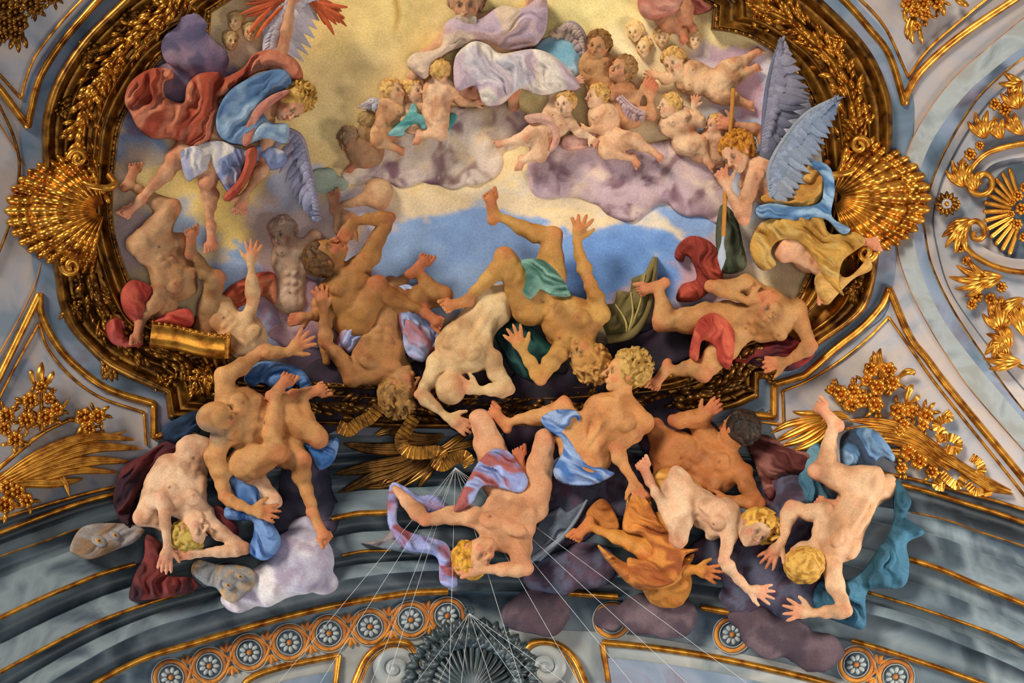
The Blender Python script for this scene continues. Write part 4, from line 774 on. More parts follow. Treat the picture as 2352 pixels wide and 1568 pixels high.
def wing(parent, lead, feathers, c1, c2, base=60, w=13, name='wing', seed=0, cover=True):
    """lead: leading edge points; feathers: list of (t on lead, tip) ; long blades overlapping from the edge"""
    r_ = random.Random(seed); mb = MB(); Lp = resample(spline(lead, 8), 4)
    def onlead(t): i = t * (len(Lp) - 1); a = int(i); b = min(a + 1, len(Lp) - 1); return Lp[a] + (Lp[b] - Lp[a]) * (i - a)
    n = len(feathers)
    for i, (t, tip) in enumerate(feathers):
        p = onlead(t); tip = np.array(tip, float); m = (p + tip) / 2 + np.array([-(tip - p)[1], (tip - p)[0]]) * .06; z = base + 3 * (i % 3) + 6 * math.sin(i); cc = srgb(c1) * (1 - i / n) + srgb(c2) * (i / n); cc = cc * r_.uniform(.8, 1.15)
        blade(mb, [(*p, z), (*m, z + 8), (*tip, z - 2)], w * r_.uniform(.85, 1.1), 4.5, 1, prof=[.5, .9, 1, 1, .9, .5, .08], col=cc, n=6)
    if cover:
        for row in (.30, .16):
            for k in range(int(n * 2.0)):
                t = k / (n * 2.0); i = min(int(t * n), n - 1); p = onlead(t); tip = np.array(feathers[i][1], float); q = p + (tip - p) * row * r_.uniform(.85, 1.15) * 1.5; cc = (srgb(c1) * .5 + srgb(c2) * .5) * r_.uniform(.85, 1.2)
                blade(mb, [(*p, base + 12), (*((p + q) / 2), base + 20), (*q, base + 9)], w * .75, 4, 1, col=cc, n=3)
    tube(mb, [(*p, base + 12) for p in lead], w * .6, r2=w * .35, col=srgb(c1)); return mb.build(name, 'cloth', parent)
def quills(t0, t1, tips, n):
    T = spline(tips, 10); T = T[np.linspace(0, len(T) - 1, n).astype(int)]; return [(t0 + (t1 - t0) * i / (n - 1), T[i]) for i in range(n)]
HS = .88
# ================================================================ the figures
D = dict
TAN, BRONZE_, PALE, FAINT = 'd29a5e', 'a8743c', 'f0cdae', 'e8bf92'
# --- archangel, upper left
A = person('archangel', 'winged angel in blue cuirass and red cloak diving at the upper left', 'angel', 78, 'dba57c',
  D(neck=(622, 248, 84), chest=(575, 245, 70), pelvis=(480, 315, 62), F=(.1, .5, .9), sL=(638, 178, 80), sR=(612, 315, 90)), ((664, 246, 96), (.85, -.42, .1), (.12, .72, .70)),
  [((638, 172, 80), (652, 92, 82), (668, 12, 84), D(ang=-80)), ((614, 318, 92), (606, 385, 100), (562, 448, 104), D(ang=108, spread=5, curl=.5, thumb=1))],
  [((440, 345, 60), (398, 372, 76), (325, 458, 72), (276, 494, 76)), ((484, 350, 66), (475, 424, 92), (483, 520, 80), (482, 578, 88))], hair=D(col='9a6a22', hi='dcae56', wind=(.9, -.5, .1), curl=1.3, n=90))
S = SDF(3); a_ = (600, 440, 110)
cloth('cuirass', [(497, 262), (520, 218), (560, 188), (612, 166), (655, 165), (668, 196), (640, 214), (612, 228), (604, 262), (622, 284), (660, 290), (655, 332), (610, 322), (560, 336), (520, 328), (497, 305)], 112, '5478a0', 'a8c0d0', A, thick=14, ang=-35, freq=46, amp=6, edge=40, mix2=1.)
cloth('skirt', [(415, 352), (440, 338), (500, 326), (560, 345), (600, 335), (650, 350), (655, 378), (620, 392), (590, 372), (560, 380), (548, 420), (530, 452), (490, 400), (450, 408), (432, 418), (418, 392)], 104, 'a8a8c0', 'ded0bc', A, thick=10, ang=70, freq=22, amp=8, seed=3, c3='7c88ac')
cloth('red_sash', [(565, 345), (585, 340), (588, 372), (560, 430), (528, 462), (512, 455), (545, 415), (560, 380)], 122, 'a03820', 'c05a34', A, ang=110, freq=18, seed=5)
cloth('pink_sash', [(648, 212), (664, 214), (622, 246), (590, 280), (575, 330), (556, 338), (560, 300), (582, 255), (615, 226)], 132, 'c8826a', 'b86a54', A, thick=6, ang=120, freq=14, amp=4, seed=6)
cloth('red_cloak', [(286, 232), (300, 190), (345, 160), (392, 162), (396, 182), (376, 192), (380, 225), (420, 238), (428, 200), (455, 172), (500, 168), (510, 182), (560, 156), (582, 126), (632, 116), (676, 138), (694, 168), (690, 190), (664, 188), (636, 164), (590, 168), (548, 196), (520, 220), (500, 232), (508, 262), (500, 300), (470, 340), (430, 344), (395, 320), (350, 318), (318, 296), (300, 262)], 78, 'a8401f', 'd8845c', A, thick=20, ang=-62, freq=32, amp=12, seed=9)
wing(A, [(648, 296), (690, 318), (708, 380), (722, 450), (728, 508)], quills(.05, .95, [(600, 330), (640, 400), (672, 452), (700, 490), (728, 512)], 12), '9a8c98', '76809a', base=74, w=11)
wing(A, [(610, 128), (612, 70), (630, 10), (668, -10), (735, 0)], quills(.02, .98, [(640, 150), (672, 160), (700, 140), (722, 90), (735, 40), (745, 10)], 14), 'b8b8c8', 'd8c8c0', base=44, w=14, seed=4)
for pts, lab in (([(670, -10), (640, 4), (590, 14), (535, 12)], 'l'), ([(670, -10), (655, 20), (610, 40), (565, 42)], 'l'), ([(700, -8), (740, 14), (770, 40), (782, 78)], 'r')): pass
mb = MB(); r_ = random.Random(5)
for k in range(34):
    a = r_.uniform(2.5, 3.3) if k % 2 else r_.uniform(.2, 1.2); b0 = (660 + r_.uniform(-10, 10), -6 + r_.uniform(-6, 10)) if k % 2 else (705 + r_.uniform(-5, 15), 0 + r_.uniform(-6, 8)); L_ = r_.uniform(60, 125) if k % 2 else r_.uniform(50, 95)
    rosette_leaf(mb, (*b0, 60), a if k % 2 else a, L_, 6, 5, r_.uniform(-.3, .3), col=srgb('c05a30') * r_.uniform(.7, 1.3), lift=.05)
tag(mb.build('flaming_sword', 'cloth'), 'orange red flames of the raised sword at the top edge left of centre', 'flame')

# --- figures at far left, below the angel
P_ = person('falling_figure', 'nude figure folded upside down at the far left, one bare foot raised beside the frame', 'person', 80, 'c09468',
  D(neck=(440, 660, 30), chest=(400, 640, 40), pelvis=(340, 560, 46), F=(.5, .4, .3), width=1.05), None, [],
  [((345, 545, 50), (392, 478, 62), (300, 425, 50), (318, 378, 58)), ((350, 570, 36), (415, 560, 40), (440, 600, 30)), ((345, 690, 30), (330, 700, 40), (340, 690, 36))])
P_ = person('kneeling_figure', 'bent bare leg of a hidden figure with a red cloth at the far left', 'person', 80, 'bd9064', None, None, [], [((395, 790, 2), (372, 655, 60), (322, 745, 70), (318, 792, 80))])
cloth('red_cloth', [(278, 672), (300, 645), (330, 650), (352, 668), (338, 700), (330, 740), (310, 745), (282, 712)], 62, '96281a', 'c05038', P_, ang=60, seed=11)
cloth('red_cloth', [(244, 745), (262, 730), (284, 742), (290, 775), (330, 790), (300, 798), (262, 792), (246, 770)], 58, 'a02e22', 'c8584a', P_, ang=80, seed=12)
cloth('red_cloth', [(340, 748), (380, 720), (430, 710), (445, 735), (430, 755), (380, 745)], 56, 'b03020', 'd05a40', P_, ang=10, seed=13)
P_ = person('inverted_figure', 'upside-down figure at left of whom one upright raised leg shows above the frame corner', 'person', 84, 'a88256', None, None, [], [((466, 810, -5), (492, 640, 56), (442, 585, 66), (444, 525, 92))])
P_ = person('reaching_figure', 'pale upside-down figure at left raising one open hand, orange cloth behind', 'person', 80, 'd6ac7c',
  D(neck=(590, 800, 40), chest=(560, 775, 36), pelvis=(500, 720, 28), F=(0, 0, 1)), None, [((560, 790, 36), (580, 690, 56), (575, 610, 66), D(ang=-82, spread=16, curl=.1, thumb=-1))])
cloth('orange_cloth', [(505, 700), (520, 665), (560, 640), (600, 625), (632, 632), (636, 690), (625, 696), (600, 680), (560, 700), (520, 720)], 22, 'c0502c', 'd88858', P_, ang=-30, seed=14)
P_ = person('faint_figure', 'faint hazy nude figure in the cloud behind the screaming man', 'person', 72, 'd6b496', D(neck=(668, 560, 12), chest=(670, 590, 8), pelvis=(665, 690, 4)), ((648, 540, 14), (-.3, -1, 0), (-.5, .2, 1)), [((690, 570, 14), (720, 540, 10), (745, 560, 8))], hair=D(col='b0907c', hi='c8a890', n=50))
P_ = person('faint_figure', 'hazy pair of legs crossing in the cloud above the screaming man', 'person', 74, 'd8ac80', None, None, [], [((868, 440, 4), (872, 460, 10), (790, 470, 10)), ((800, 520, 6), (796, 510, 12), (772, 478, 12), (770, 438, 18))])
# --- man biting his hand
P_ = person('screaming_man', 'dark tanned curly-haired man biting his hand, sprawled left of centre', 'person', 88, BRONZE_,
  D(neck=(778, 628, 70), chest=(800, 668, 66), pelvis=(818, 740, 54), F=(.1, -.1, 1), sL=(748, 676, 66), sR=(850, 590, 76), width=1.05), ((752, 588, 84), (-.9, -.15, .0), (.45, -.75, .5)),
  [((850, 590, 84), (894, 502, 96), (806, 512, 100), D(ang=118, spread=3, curl=.7, thumb=-1)), ((748, 682, 66), (746, 770, 50), (750, 830, 40))],
  [((826, 740, 60), (868, 658, 100), (975, 722, 92), (996, 742, 96)), ((880, 700, 50), (1018, 680, 66), (958, 628, 60), (988, 592, 66))], hair=D(col='3a2412', hi='6e4a22', curl=1.2, n=90))
cloth('shot_silk_cloth', [(880, 690), (925, 655), (960, 668), (975, 700), (985, 730), (1000, 760), (975, 800), (1000, 770), (1040, 740), (1060, 760), (1010, 800), (960, 830), (935, 790), (900, 730)], 60, '8f9cc8', 'b0482c', P_, ang=60, freq=20, seed=20, amp=9, c3='a4b4dc')
# --- man upside down, left centre
P_ = person('hanging_man', 'tanned man hanging upside down left of centre, face in profile to the right', 'person', 88, 'b88450',
  D(neck=(888, 868, 74), chest=(868, 826, 66), pelvis=(880, 720, 50), F=(.2, -.1, 1), sL=(808, 868, 74), sR=(925, 850, 50), width=1.1), ((918, 886, 84), (.1, 1, .05), (.98, .05, .35)),
  [((808, 868, 78), (748, 790, 90), (742, 714, 92), D(ang=-100, spread=10, curl=.5, thumb=1))], [((880, 720, 56), (905, 660, 30), (930, 640, 20))], hair=D(col='6e4c24', hi='a87c40', curl=1.3, n=90, wind=(.1, 1, 0)))
cloth('shot_silk_cloth', [(770, 800), (778, 765), (800, 742), (850, 732), (870, 730), (840, 770), (815, 800), (800, 810), (785, 800)], 66, 'a8b4dc', 'b4502c', P_, ang=-50, freq=18, seed=21)
cloth('shot_silk_cloth', [(930, 735), (960, 745), (985, 760), (990, 790), (975, 830), (940, 822), (925, 790)], 76, 'a8b4dc', 'b4502c', P_, ang=60, freq=18, seed=22)
P_ = person('hidden_figure', 'clenched drooping hand of a hidden figure left of the hanging man', 'person', 82, 'b88050', None, None, [((740, 690, 30), (735, 722, 36), (712, 728, 60), D(ang=170, spread=6, curl=.55, thumb=-1))])
# --- pale man seen from the back, centre
P_ = person('stooping_man', 'pale muscular man seen from behind at the centre, head hidden in his arms', 'person', 92, 'e2c08c',
  D(neck=(1042, 846, 110), chest=(1065, 800, 100), pelvis=(1120, 705, 66), F=(-.1, .5, -.9), sL=(1000, 838, 110), sR=(1130, 826, 104), width=1.1), ((1036, 886, 104), (-.1, 1, .1), (.3, .3, -.9)),
  [((1000, 838, 114), (962, 908, 110), (1024, 960, 112), D(ang=28, spread=9, curl=.15, thumb=-1)), ((1128, 828, 110), (1166, 896, 118), (1098, 900, 122), D(ang=196, spread=12, curl=.25, thumb=1))], [((1130, 700, 60), (1200, 690, 30), (1230, 700, 20))])
# --- central falling man
P_ = person('falling_man', 'central nude man plunging head first, leg and arm flung upward, green loincloth', 'person', 90, 'c8964e',
  D(neck=(1345, 775, 110), chest=(1310, 748, 100), pelvis=(1240, 680, 80), F=(-.25, .1, 1), sL=(1375, 726, 104), sR=(1288, 806, 116), width=1.12), ((1342, 812, 118), (.05, 1, .05), (-.62, .0, .78)),
  [((1376, 722, 108), (1345, 640, 110), (1323, 556, 112), D(ang=-78, spread=18, curl=.35, thumb=1)), ((1284, 812, 120), (1240, 876, 128), (1200, 812, 130), D(ang=-118, spread=15, curl=.05, thumb=1))],
  [((1255, 665, 84), (1266, 545, 92), (1138, 498, 84), (1128, 440, 92)), ((1215, 712, 90), (1158, 592, 116), (1072, 690, 104), (1012, 702, 110))], hair=D(col='8a5c26', hi='c8924a', curl=1.4, n=100, wind=(.5, .8, 0)))
cloth('green_loincloth', [(1195, 602), (1235, 598), (1262, 612), (1290, 645), (1308, 680), (1290, 685), (1262, 680), (1240, 668), (1228, 680), (1212, 692), (1196, 676), (1202, 655), (1204, 630)], 132, '3e6e60', '8cb8a0', P_, thick=12, ang=20, freq=18, seed=25)
cloth('dark_green_cloth', [(1140, 770), (1165, 745), (1200, 735), (1250, 780), (1280, 820), (1240, 870), (1200, 870), (1170, 840), (1150, 800)], 44, '153a3a', '2e6458', P_, ang=50, seed=26)
wing_ = empty('bat_wing', (1400, 770, 30), 'olive membranous bat-like wing rising right of the central falling man', 'wing')
cloth('membrane', [(1385, 700), (1412, 698), (1418, 668), (1448, 672), (1452, 640), (1480, 628), (1500, 590), (1510, 592), (1508, 650), (1490, 700), (1475, 740), (1440, 775), (1400, 785), (1385, 750)], 40, '6e6030', '94844c', wing_, ang=-55, freq=40, amp=5, thick=10, smooth=False)
mb = MB(); tube(mb, [(1395, 780, 52), (1450, 768, 62), (1485, 720, 64), (1500, 650, 60), (1506, 592, 52)], 11, r2=3, col=srgb('6a5c34'))
for q in ((1412, 700), (1448, 672), (1480, 630)): tube(mb, [(1440, 772, 56), ((1440 + q[0]) / 2 + 8, (772 + q[1]) / 2, 66), (*q, 54)], 3, r2=2, col=srgb('a89858'))
mb.build('wing_bones', 'cloth', wing_)
# --- angel with the spear
A = person('spear_angel', 'winged angel at the right thrusting a spear down, yellow robe and blue sash', 'angel', 80, 'e2b088',
  D(neck=(1708, 380, 84), chest=(1745, 410, 76), pelvis=(1820, 500, 62), F=(-.5, .3, .6), sL=(1735, 410, 100), sR=(1760, 360, 60)), ((1690, 360, 98), (-.55, -.85, .0), (-.28, .62, .72)),
  [((1728, 418, 104), (1706, 508, 116), (1668, 436, 118), D(ang=-112, spread=2, curl=.9, thumb=1)), ((1775, 340, 50), (1740, 300, 56), (1690, 290, 66), D(ang=190, spread=3, curl=.9, thumb=1))],
  [((1830, 560, 70), (1800, 582, 92), (1888, 628, 86), (1886, 696, 96)), ((1850, 590, 50), (1905, 590, 84), (1962, 560, 80), (2018, 568, 90))], hair=D(col='8a4c14', hi='d08c28', wind=(.2, -.4, .2), curl=1.5, n=110))
cloth('yellow_robe', [(1722, 560), (1745, 515), (1790, 500), (1850, 495), (1885, 500), (1905, 540), (1960, 535), (1985, 560), (1935, 600), (1925, 650), (1935, 680), (1890, 640), (1870, 600), (1830, 560), (1790, 555), (1768, 580), (1780, 610), (1752, 622), (1730, 600)], 104, 'a8761c', 'd0aa58', A, ang=35, freq=24, amp=9, seed=30, c3='c89434')
cloth('yellow_robe', [(1870, 640), (1900, 600), (1940, 640), (1985, 600), (1990, 560), (1996, 590), (2000, 620), (1960, 640), (1920, 680), (1900, 700), (1880, 690)], 90, 'b07a24', 'd4a452', A, ang=-30, freq=20, seed=31)
cloth('gold_bodice', [(1748, 452), (1800, 440), (1850, 380), (1885, 390), (1890, 440), (1860, 480), (1800, 475), (1755, 470)], 104, 'b0741c', 'd8a040', A, ang=-20, freq=26, seed=32)
cloth('blue_sash', [(1735, 480), (1770, 470), (1830, 478), (1880, 468), (1888, 430), (1880, 400), (1858, 384), (1872, 372), (1905, 390), (1915, 440), (1908, 500), (1950, 528), (1930, 540), (1890, 505), (1830, 510), (1780, 505), (1740, 500)], 118, '4874a0', 'a0c0d8', A, thick=9, ang=10, freq=16, seed=33)
wing(A, [(1752, 330), (1756, 240), (1770, 160), (1792, 92)], quills(.0, 1, [(1775, 400), (1810, 330), (1850, 250), (1858, 215), (1830, 150), (1800, 96)], 18), '66687c', '948e98', base=92, w=13, seed=8)
wing(A, [(1768, 440), (1765, 390), (1795, 330), (1850, 265), (1925, 226)], quills(.0, 1, [(1800, 475), (1840, 440), (1862, 390), (1890, 340), (1912, 290), (1926, 232)], 20), '8e949c', '6e7e98', base=112, w=13, seed=9)
e = empty('spear', (1670, 420, 110), 'wooden spear with steel blade held by the winged spearman', 'spear')
mb = MB(); tube(mb, [(1683, 205, 70), (1676, 300, 84), (1664, 440, 118), (1659, 545, 112)], 5, col=srgb('b87a34')); mb.build('shaft', 'cloth', e)
mb = MB(); blade(mb, [(1659, 540, 112), (1656, 575, 114), (1655, 600, 114), (1654, 624, 110)], 10, 8, 1, prof=[.35, .3, .8, 1, .6, .05], col=srgb('a8b0bc')); mb.build('blade', 'skin', e, label='steel spear blade')
# --- struck man, right
P_ = person('struck_man', 'man falling at the right with a hand over his face, leg stretched left', 'person', 88, 'c29058',
  D(neck=(1765, 680, 70), chest=(1770, 730, 70), pelvis=(1690, 745, 62), F=(.1, .4, .9), sL=(1715, 655, 78), sR=(1825, 715, 66), width=1.0), ((1765, 712, 80), (.5, -.8, .1), (-.3, .75, .6)),
  [((1712, 652, 84), (1632, 660, 98), (1715, 694, 104), D(ang=-8, spread=12, curl=.35, thumb=-1)), ((1830, 712, 66), (1862, 795, 76), (1806, 832, 80), D(ang=172, spread=14, curl=.5, thumb=-1))],
  [((1665, 728, 66), (1518, 742, 84), (1512, 665, 76), (1462, 676, 84)), ((1680, 770, 70), (1612, 855, 110), (1535, 850, 96), (1498, 900, 106))])
cloth('red_loincloth', [(1590, 770), (1605, 735), (1640, 722), (1672, 745), (1685, 780), (1680, 830), (1668, 850), (1645, 830), (1640, 800), (1610, 785), (1600, 830), (1582, 820)], 128, 'a4301c', 'd8603c', P_, thick=12, ang=60, freq=22, seed=36)
cloth('red_cloak', [(1550, 590), (1560, 560), (1590, 542), (1630, 555), (1655, 590), (1660, 640), (1640, 660), (1600, 690), (1555, 690), (1565, 655), (1600, 640), (1590, 600), (1575, 585), (1568, 602)], 26, '8c2c1c', 'c85034', P_, thick=14, ang=70, freq=26, seed=37)
cloth('dark_red_cloth', [(1680, 820), (1740, 795), (1800, 770), (1840, 790), (1870, 815), (1820, 850), (1760, 845), (1700, 840)], 44, '3c1420', 'b02c20', P_, ang=-25, freq=26, seed=38)
cloth('dark_wing', [(1648, 500), (1660, 470), (1690, 500), (1705, 560), (1712, 615), (1660, 625), (1645, 560)], 50, '3e4430', '5e6248', A, ang=70, freq=20, seed=39)
# --- blond man from the back, right of centre
P_ = person('twisting_man', 'curly blond man seen from behind right of centre, blue loincloth, face in left profile', 'person', 90, 'd89c60',
  D(neck=(1428, 908, 130), chest=(1412, 965, 122), pelvis=(1348, 1050, 108), F=(.2, .1, -1), sL=(1365, 935, 122), sR=(1474, 975, 128), width=1.12), ((1428, 862, 132), (.25, -.95, .1), (-.93, -.1, .35)),
  [((1476, 972, 134), (1412, 1036, 150), (1450, 1106, 150), D(ang=66, spread=8, curl=.4, thumb=1)), ((1362, 935, 122), (1330, 1000, 128), (1300, 1030, 112), D(ang=-100, spread=8, curl=.4, thumb=-1))],
  [((1320, 1030, 110), (1292, 935, 118), (1165, 975, 106), (1128, 934, 112))], hair=D(col='8e6628', hi='c8a054', curl=1.5, n=110, wind=(.5, -.3, .1)))
cloth('blue_loincloth', [(1240, 965), (1270, 945), (1315, 945), (1330, 960), (1322, 985), (1310, 1010), (1340, 1060), (1400, 1085), (1405, 1095), (1350, 1118), (1290, 1112), (1268, 1085), (1290, 1040), (1285, 1010), (1255, 990)], 142, '3b6cb0', 'a8c0e4', P_, thick=12, ang=30, freq=22, seed=41)
# --- dark haired man
P_ = person('dark_haired_man', 'dark haired tanned man at the right pressing on the pale youth, hand at his face', 'person', 88, 'bc7a44',
  D(neck=(1672, 1030, 84), chest=(1640, 1078, 80), pelvis=(1550, 1040, 66), F=(0, .3, 1), sL=(1600, 970, 70), sR=(1705, 1085, 92), width=1.05), ((1690, 992, 98), (.4, -.85, .1), (-.80, .35, -.45)),
  [((1610, 960, 90), (1545, 968, 100), (1605, 965, 112), D(ang=-40, spread=9, curl=.2, thumb=-1)), ((1702, 1088, 96), (1742, 1158, 112), (1672, 1150, 120), D(ang=165, spread=11, curl=.15, thumb=1))],
  [((1545, 1060, 60), (1500, 980, 64), (1510, 1090, 60))], hair=D(col='14110f', hi='3c2a1c', curl=.7, n=90))
cloth('maroon_cloth', [(1715, 1010), (1760, 1000), (1810, 1030), (1860, 1045), (1850, 1085), (1790, 1095), (1780, 1140), (1760, 1165), (1750, 1120), (1735, 1070)], 50, '5a2420', 'a06458', P_, ang=20, freq=24, seed=43)
# --- pale youth with curls
P_ = person('pale_youth', 'pale blond curly-haired youth diving toward the lower right with hand outstretched', 'person', 86, 'e8c29e',
  D(neck=(1705, 1212, 138), chest=(1640, 1190, 130), pelvis=(1555, 1130, 122), F=(-.3, .8, .6), sL=(1672, 1175, 138), sR=(1660, 1215, 142), width=.95), ((1728, 1222, 146), (.75, -.60, .0), (.30, .42, .86)),
  [((1672, 1195, 150), (1656, 1292, 160), (1712, 1358, 154), D(ang=12, spread=16, curl=.1, thumb=1))],
  [((1560, 1140, 130), (1554, 1244, 158), (1490, 1110, 140), (1470, 1060, 150))], hair=D(col='a0691e', hi='e0b050', curl=1.3, n=110, wind=(.6, .2, 0)))
cloth('golden_drape', [(1492, 1118), (1505, 1084), (1550, 1078), (1600, 1108), (1645, 1180), (1600, 1175), (1540, 1150)], 100, 'c07c20', 'ecb450', P_, thick=8, ang=20, seed=45)
cloth('golden_drape', [(1440, 1140), (1470, 1122), (1490, 1140), (1492, 1175), (1470, 1190), (1440, 1200)], 128, 'b06a1c', 'f4b83c', P_, ang=70, seed=46)
# --- orange draped figure
P_ = person('orange_robed_figure', 'upside-down figure wrapped in orange cloth, leg kicked left and one open palm', 'person', 88, 'd08c3c',
  D(neck=(1545, 1370, 80), chest=(1530, 1340, 84), pelvis=(1500, 1240, 90), F=(0, .2, 1)), None, [((1550, 1310, 110), (1560, 1312, 118), (1590, 1312, 124), D(ang=12, spread=16, curl=.1, thumb=-1))],
  [((1520, 1215, 100), (1480, 1272, 134), (1352, 1212, 120), (1316, 1248, 128))])
cloth('orange_robe', [(1430, 1190), (1445, 1150), (1480, 1150), (1510, 1200), (1560, 1260), (1600, 1265), (1570, 1280), (1560, 1310), (1545, 1340), (1500, 1355), (1450, 1350), (1438, 1310), (1440, 1285), (1470, 1290), (1496, 1270), (1470, 1235), (1430, 1225)], 150, 'a05014', 'e08c28', P_, ang=20, freq=26, amp=11, seed=48)
cloth('orange_robe', [(1345, 1180), (1375, 1148), (1398, 1160), (1418, 1200), (1415, 1222), (1380, 1215), (1355, 1210)], 92, 'a85c18', 'c87a28', P_, ang=60, seed=49)
cloth('orange_robe', [(1370, 1255), (1400, 1275), (1450, 1300), (1550, 1290), (1590, 1275), (1575, 1310), (1540, 1350), (1460, 1355), (1400, 1300)], 124, 'b4661c', 'e09a38', P_, ang=0, freq=26, seed=50)
# --- crouching nude, lower right
P_ = person('crouching_nude', 'pale nude seen from behind at the lower right, both hands spread, leg kicked up', 'person', 94, 'dcb28a',
  D(neck=(1868, 1262, 130), chest=(1925, 1235, 120), pelvis=(1995, 1120, 100), F=(-.7, .1, -.6), sL=(1885, 1180, 132), sR=(1905, 1300, 130), width=1.05), ((1840, 1288, 138), (-.35, .85, .3), (-.5, -.2, -.8)),
  [((1890, 1180, 136), (1812, 1168, 142), (1790, 1250, 140), D(ang=128, spread=16, curl=.1, thumb=-1)), ((1905, 1302, 136), (1938, 1408, 146), (1862, 1412, 144), D(ang=186, spread=17, curl=.1, thumb=1))],
  [((1990, 1120, 104), (1878, 1080, 120), (1912, 980, 106), (1868, 932, 112)), ((1960, 1150, 80), (1950, 1160, 84), (1925, 1162, 92), (1868, 1150, 98))], hair=D(col='9c6c24', hi='d8a850', curl=1.0, n=110))
cloth('teal_drape', [(1830, 1110), (1850, 1040), (1880, 1020), (1900, 1060), (1880, 1100), (1900, 1150), (1850, 1160), (1838, 1150)], 46, '3c6c84', '6ca0b0', P_, ang=80, seed=52)
cloth('blue_drape', [(1930, 1010), (1960, 985), (2010, 990), (2050, 1040), (2050, 1060), (2020, 1050), (1990, 1090), (1960, 1075), (1935, 1080)], 60, '466f98', '84a8c8', P_, ang=40, freq=22, seed=53, c3='2c3c50')
cloth('teal_drape', [(2050, 1100), (2090, 1150), (2080, 1190), (2120, 1225), (2080, 1250), (2085, 1300), (2070, 1350), (1990, 1360), (1985, 1440), (1950, 1440), (1870, 1400), (1880, 1340), (1960, 1330), (2010, 1270), (2050, 1200)], 92, '1e4a5c', '3c7490', P_, thick=18, ang=70, freq=36, seed=54)
# --- bottom centre man
P_ = person('tumbling_man', 'blond man upside down at the bottom centre, forearm across his brow, behind the wires', 'person', 94, 'e0aa7e',
  D(neck=(1125, 1250, 134), chest=(1160, 1205, 124), pelvis=(1195, 1120, 104), F=(-.2, .1, 1), sL=(1100, 1195, 128), sR=(1195, 1260, 130), width=1.12), ((1092, 1278, 142), (-.45, .85, .05), (.45, .3, .84)),
  [((1085, 1190, 130), (972, 1196, 126), (905, 1125, 112)), ((1190, 1265, 140), (1205, 1312, 150), (1105, 1312, 158), D(ang=178, spread=5, curl=.6, thumb=1))],
  [((1150, 1115, 100), (1100, 965, 110), (1130, 1090, 96)), ((1215, 1170, 100), (1248, 1010, 124), (1220, 1150, 106))], hair=D(col='a06a18', hi='e0a83c', curl=1.1, n=100))
cloth('shot_silk_cloth', [(1070, 1110), (1100, 1060), (1130, 1035), (1165, 1040), (1190, 1070), (1210, 1110), (1190, 1135), (1150, 1125), (1105, 1120), (1080, 1160), (1040, 1180), (1050, 1150)], 150, '8c98cc', 'b05034', P_, thick=12, ang=20, freq=17, seed=56, c3='a0aee0', mix2=.9)
cloth('shot_silk_cloth', [(890, 1140), (900, 1110), (930, 1120), (960, 1140), (1000, 1140), (1040, 1175), (1070, 1165), (1080, 1180), (1020, 1185), (960, 1170), (920, 1150), (910, 1200), (940, 1225), (1000, 1240), (1030, 1260), (1045, 1320), (1045, 1350), (1010, 1340), (1000, 1280), (930, 1265), (895, 1220), (888, 1180)], 92, '8c94cc', 'a84a34', P_, thick=12, ang=30, freq=20, seed=57, c3='a0a8dc', mix2=.9)
P_ = person('hidden_figure', 'single reddish bare foot above the violet and red cloth at bottom centre', 'person', 84, 'b06a3e', None, None, [], [((1220, 1140, 60), (1206, 1118, 120), (1196, 1085, 122), (1194, 1030, 134))])
wing_ = empty('bat_wing', (1260, 1240, 60), 'silvery grey membranous wing right of the tumbling blond man', 'wing')
cloth('membrane', [(1215, 1290), (1225, 1220), (1250, 1185), (1285, 1165), (1300, 1180), (1345, 1150), (1320, 1200), (1290, 1250), (1240, 1290)], 70, '5c6878', '8c96a4', wing_, ang=-50, freq=30, amp=6, smooth=False)
mb = MB(); tube(mb, [(1215, 1290, 86), (1280, 1245, 92), (1318, 1200, 90), (1346, 1150, 80)], 7, r2=3, col=srgb('7c8490')); mb.build('wing_bones', 'cloth', wing_)
wing_ = cloth('bat_wing', [(828, 1250), (880, 1240), (900, 1215), (925, 1250), (1000, 1262), (960, 1275), (880, 1262)], 70, '6c7884', '98847c', None, ang=0, smooth=False, label='pale grey wing tip sticking out left below the violet cloth', cat='wing')
# --- bald man left
P_ = person('bald_man', 'balding tanned man seen from above at the lower left, arm flung right, blue drape', 'person', 94, 'd09a60',
  D(neck=(508, 960, 130), chest=(548, 960, 118), pelvis=(620, 975, 100), F=(.2, .1, 1), sL=(512, 872, 126), sR=(492, 1050, 128), width=1.15), ((500, 962, 148), (-.55, -.2, .75), (.35, -.25, .55)),
  [((515, 866, 130), (598, 812, 136), (660, 812, 136), D(ang=-38, spread=15, curl=.1, thumb=1)), ((490, 1050, 132), (512, 1145, 140), (572, 1176, 146), D(ang=8, spread=14, curl=.2, thumb=-1))],
  [((640, 940, 100), (728, 1010, 128), (690, 915, 112), (752, 900, 120)), ((560, 1070, 120), (632, 1042, 150), (628, 915, 146), (672, 868, 156)), ((640, 1030, 90), (690, 1062, 124), (716, 1180, 108), (756, 1246, 116))], extra=lambda S: [S.dab(p, 34, '8a7660', .6) for p in ((470, 985, 150), (480, 1000, 160), (462, 955, 150), (500, 1005, 150))])
cloth('blue_drape', [(560, 870), (590, 835), (640, 835), (690, 850), (715, 890), (690, 905), (680, 880), (650, 920), (630, 900), (600, 880), (580, 890)], 96, '2c5c94', '6c98d0', P_, ang=-30, freq=24, seed=60)
cloth('blue_drape', [(650, 970), (672, 985), (690, 1015), (740, 1015), (775, 1010), (765, 1060), (730, 1080), (712, 1045), (690, 1025), (650, 1060), (640, 1075), (635, 1050), (655, 1010)], 108, '2c66a8', '80a8dc', P_, ang=30, freq=20, seed=61)
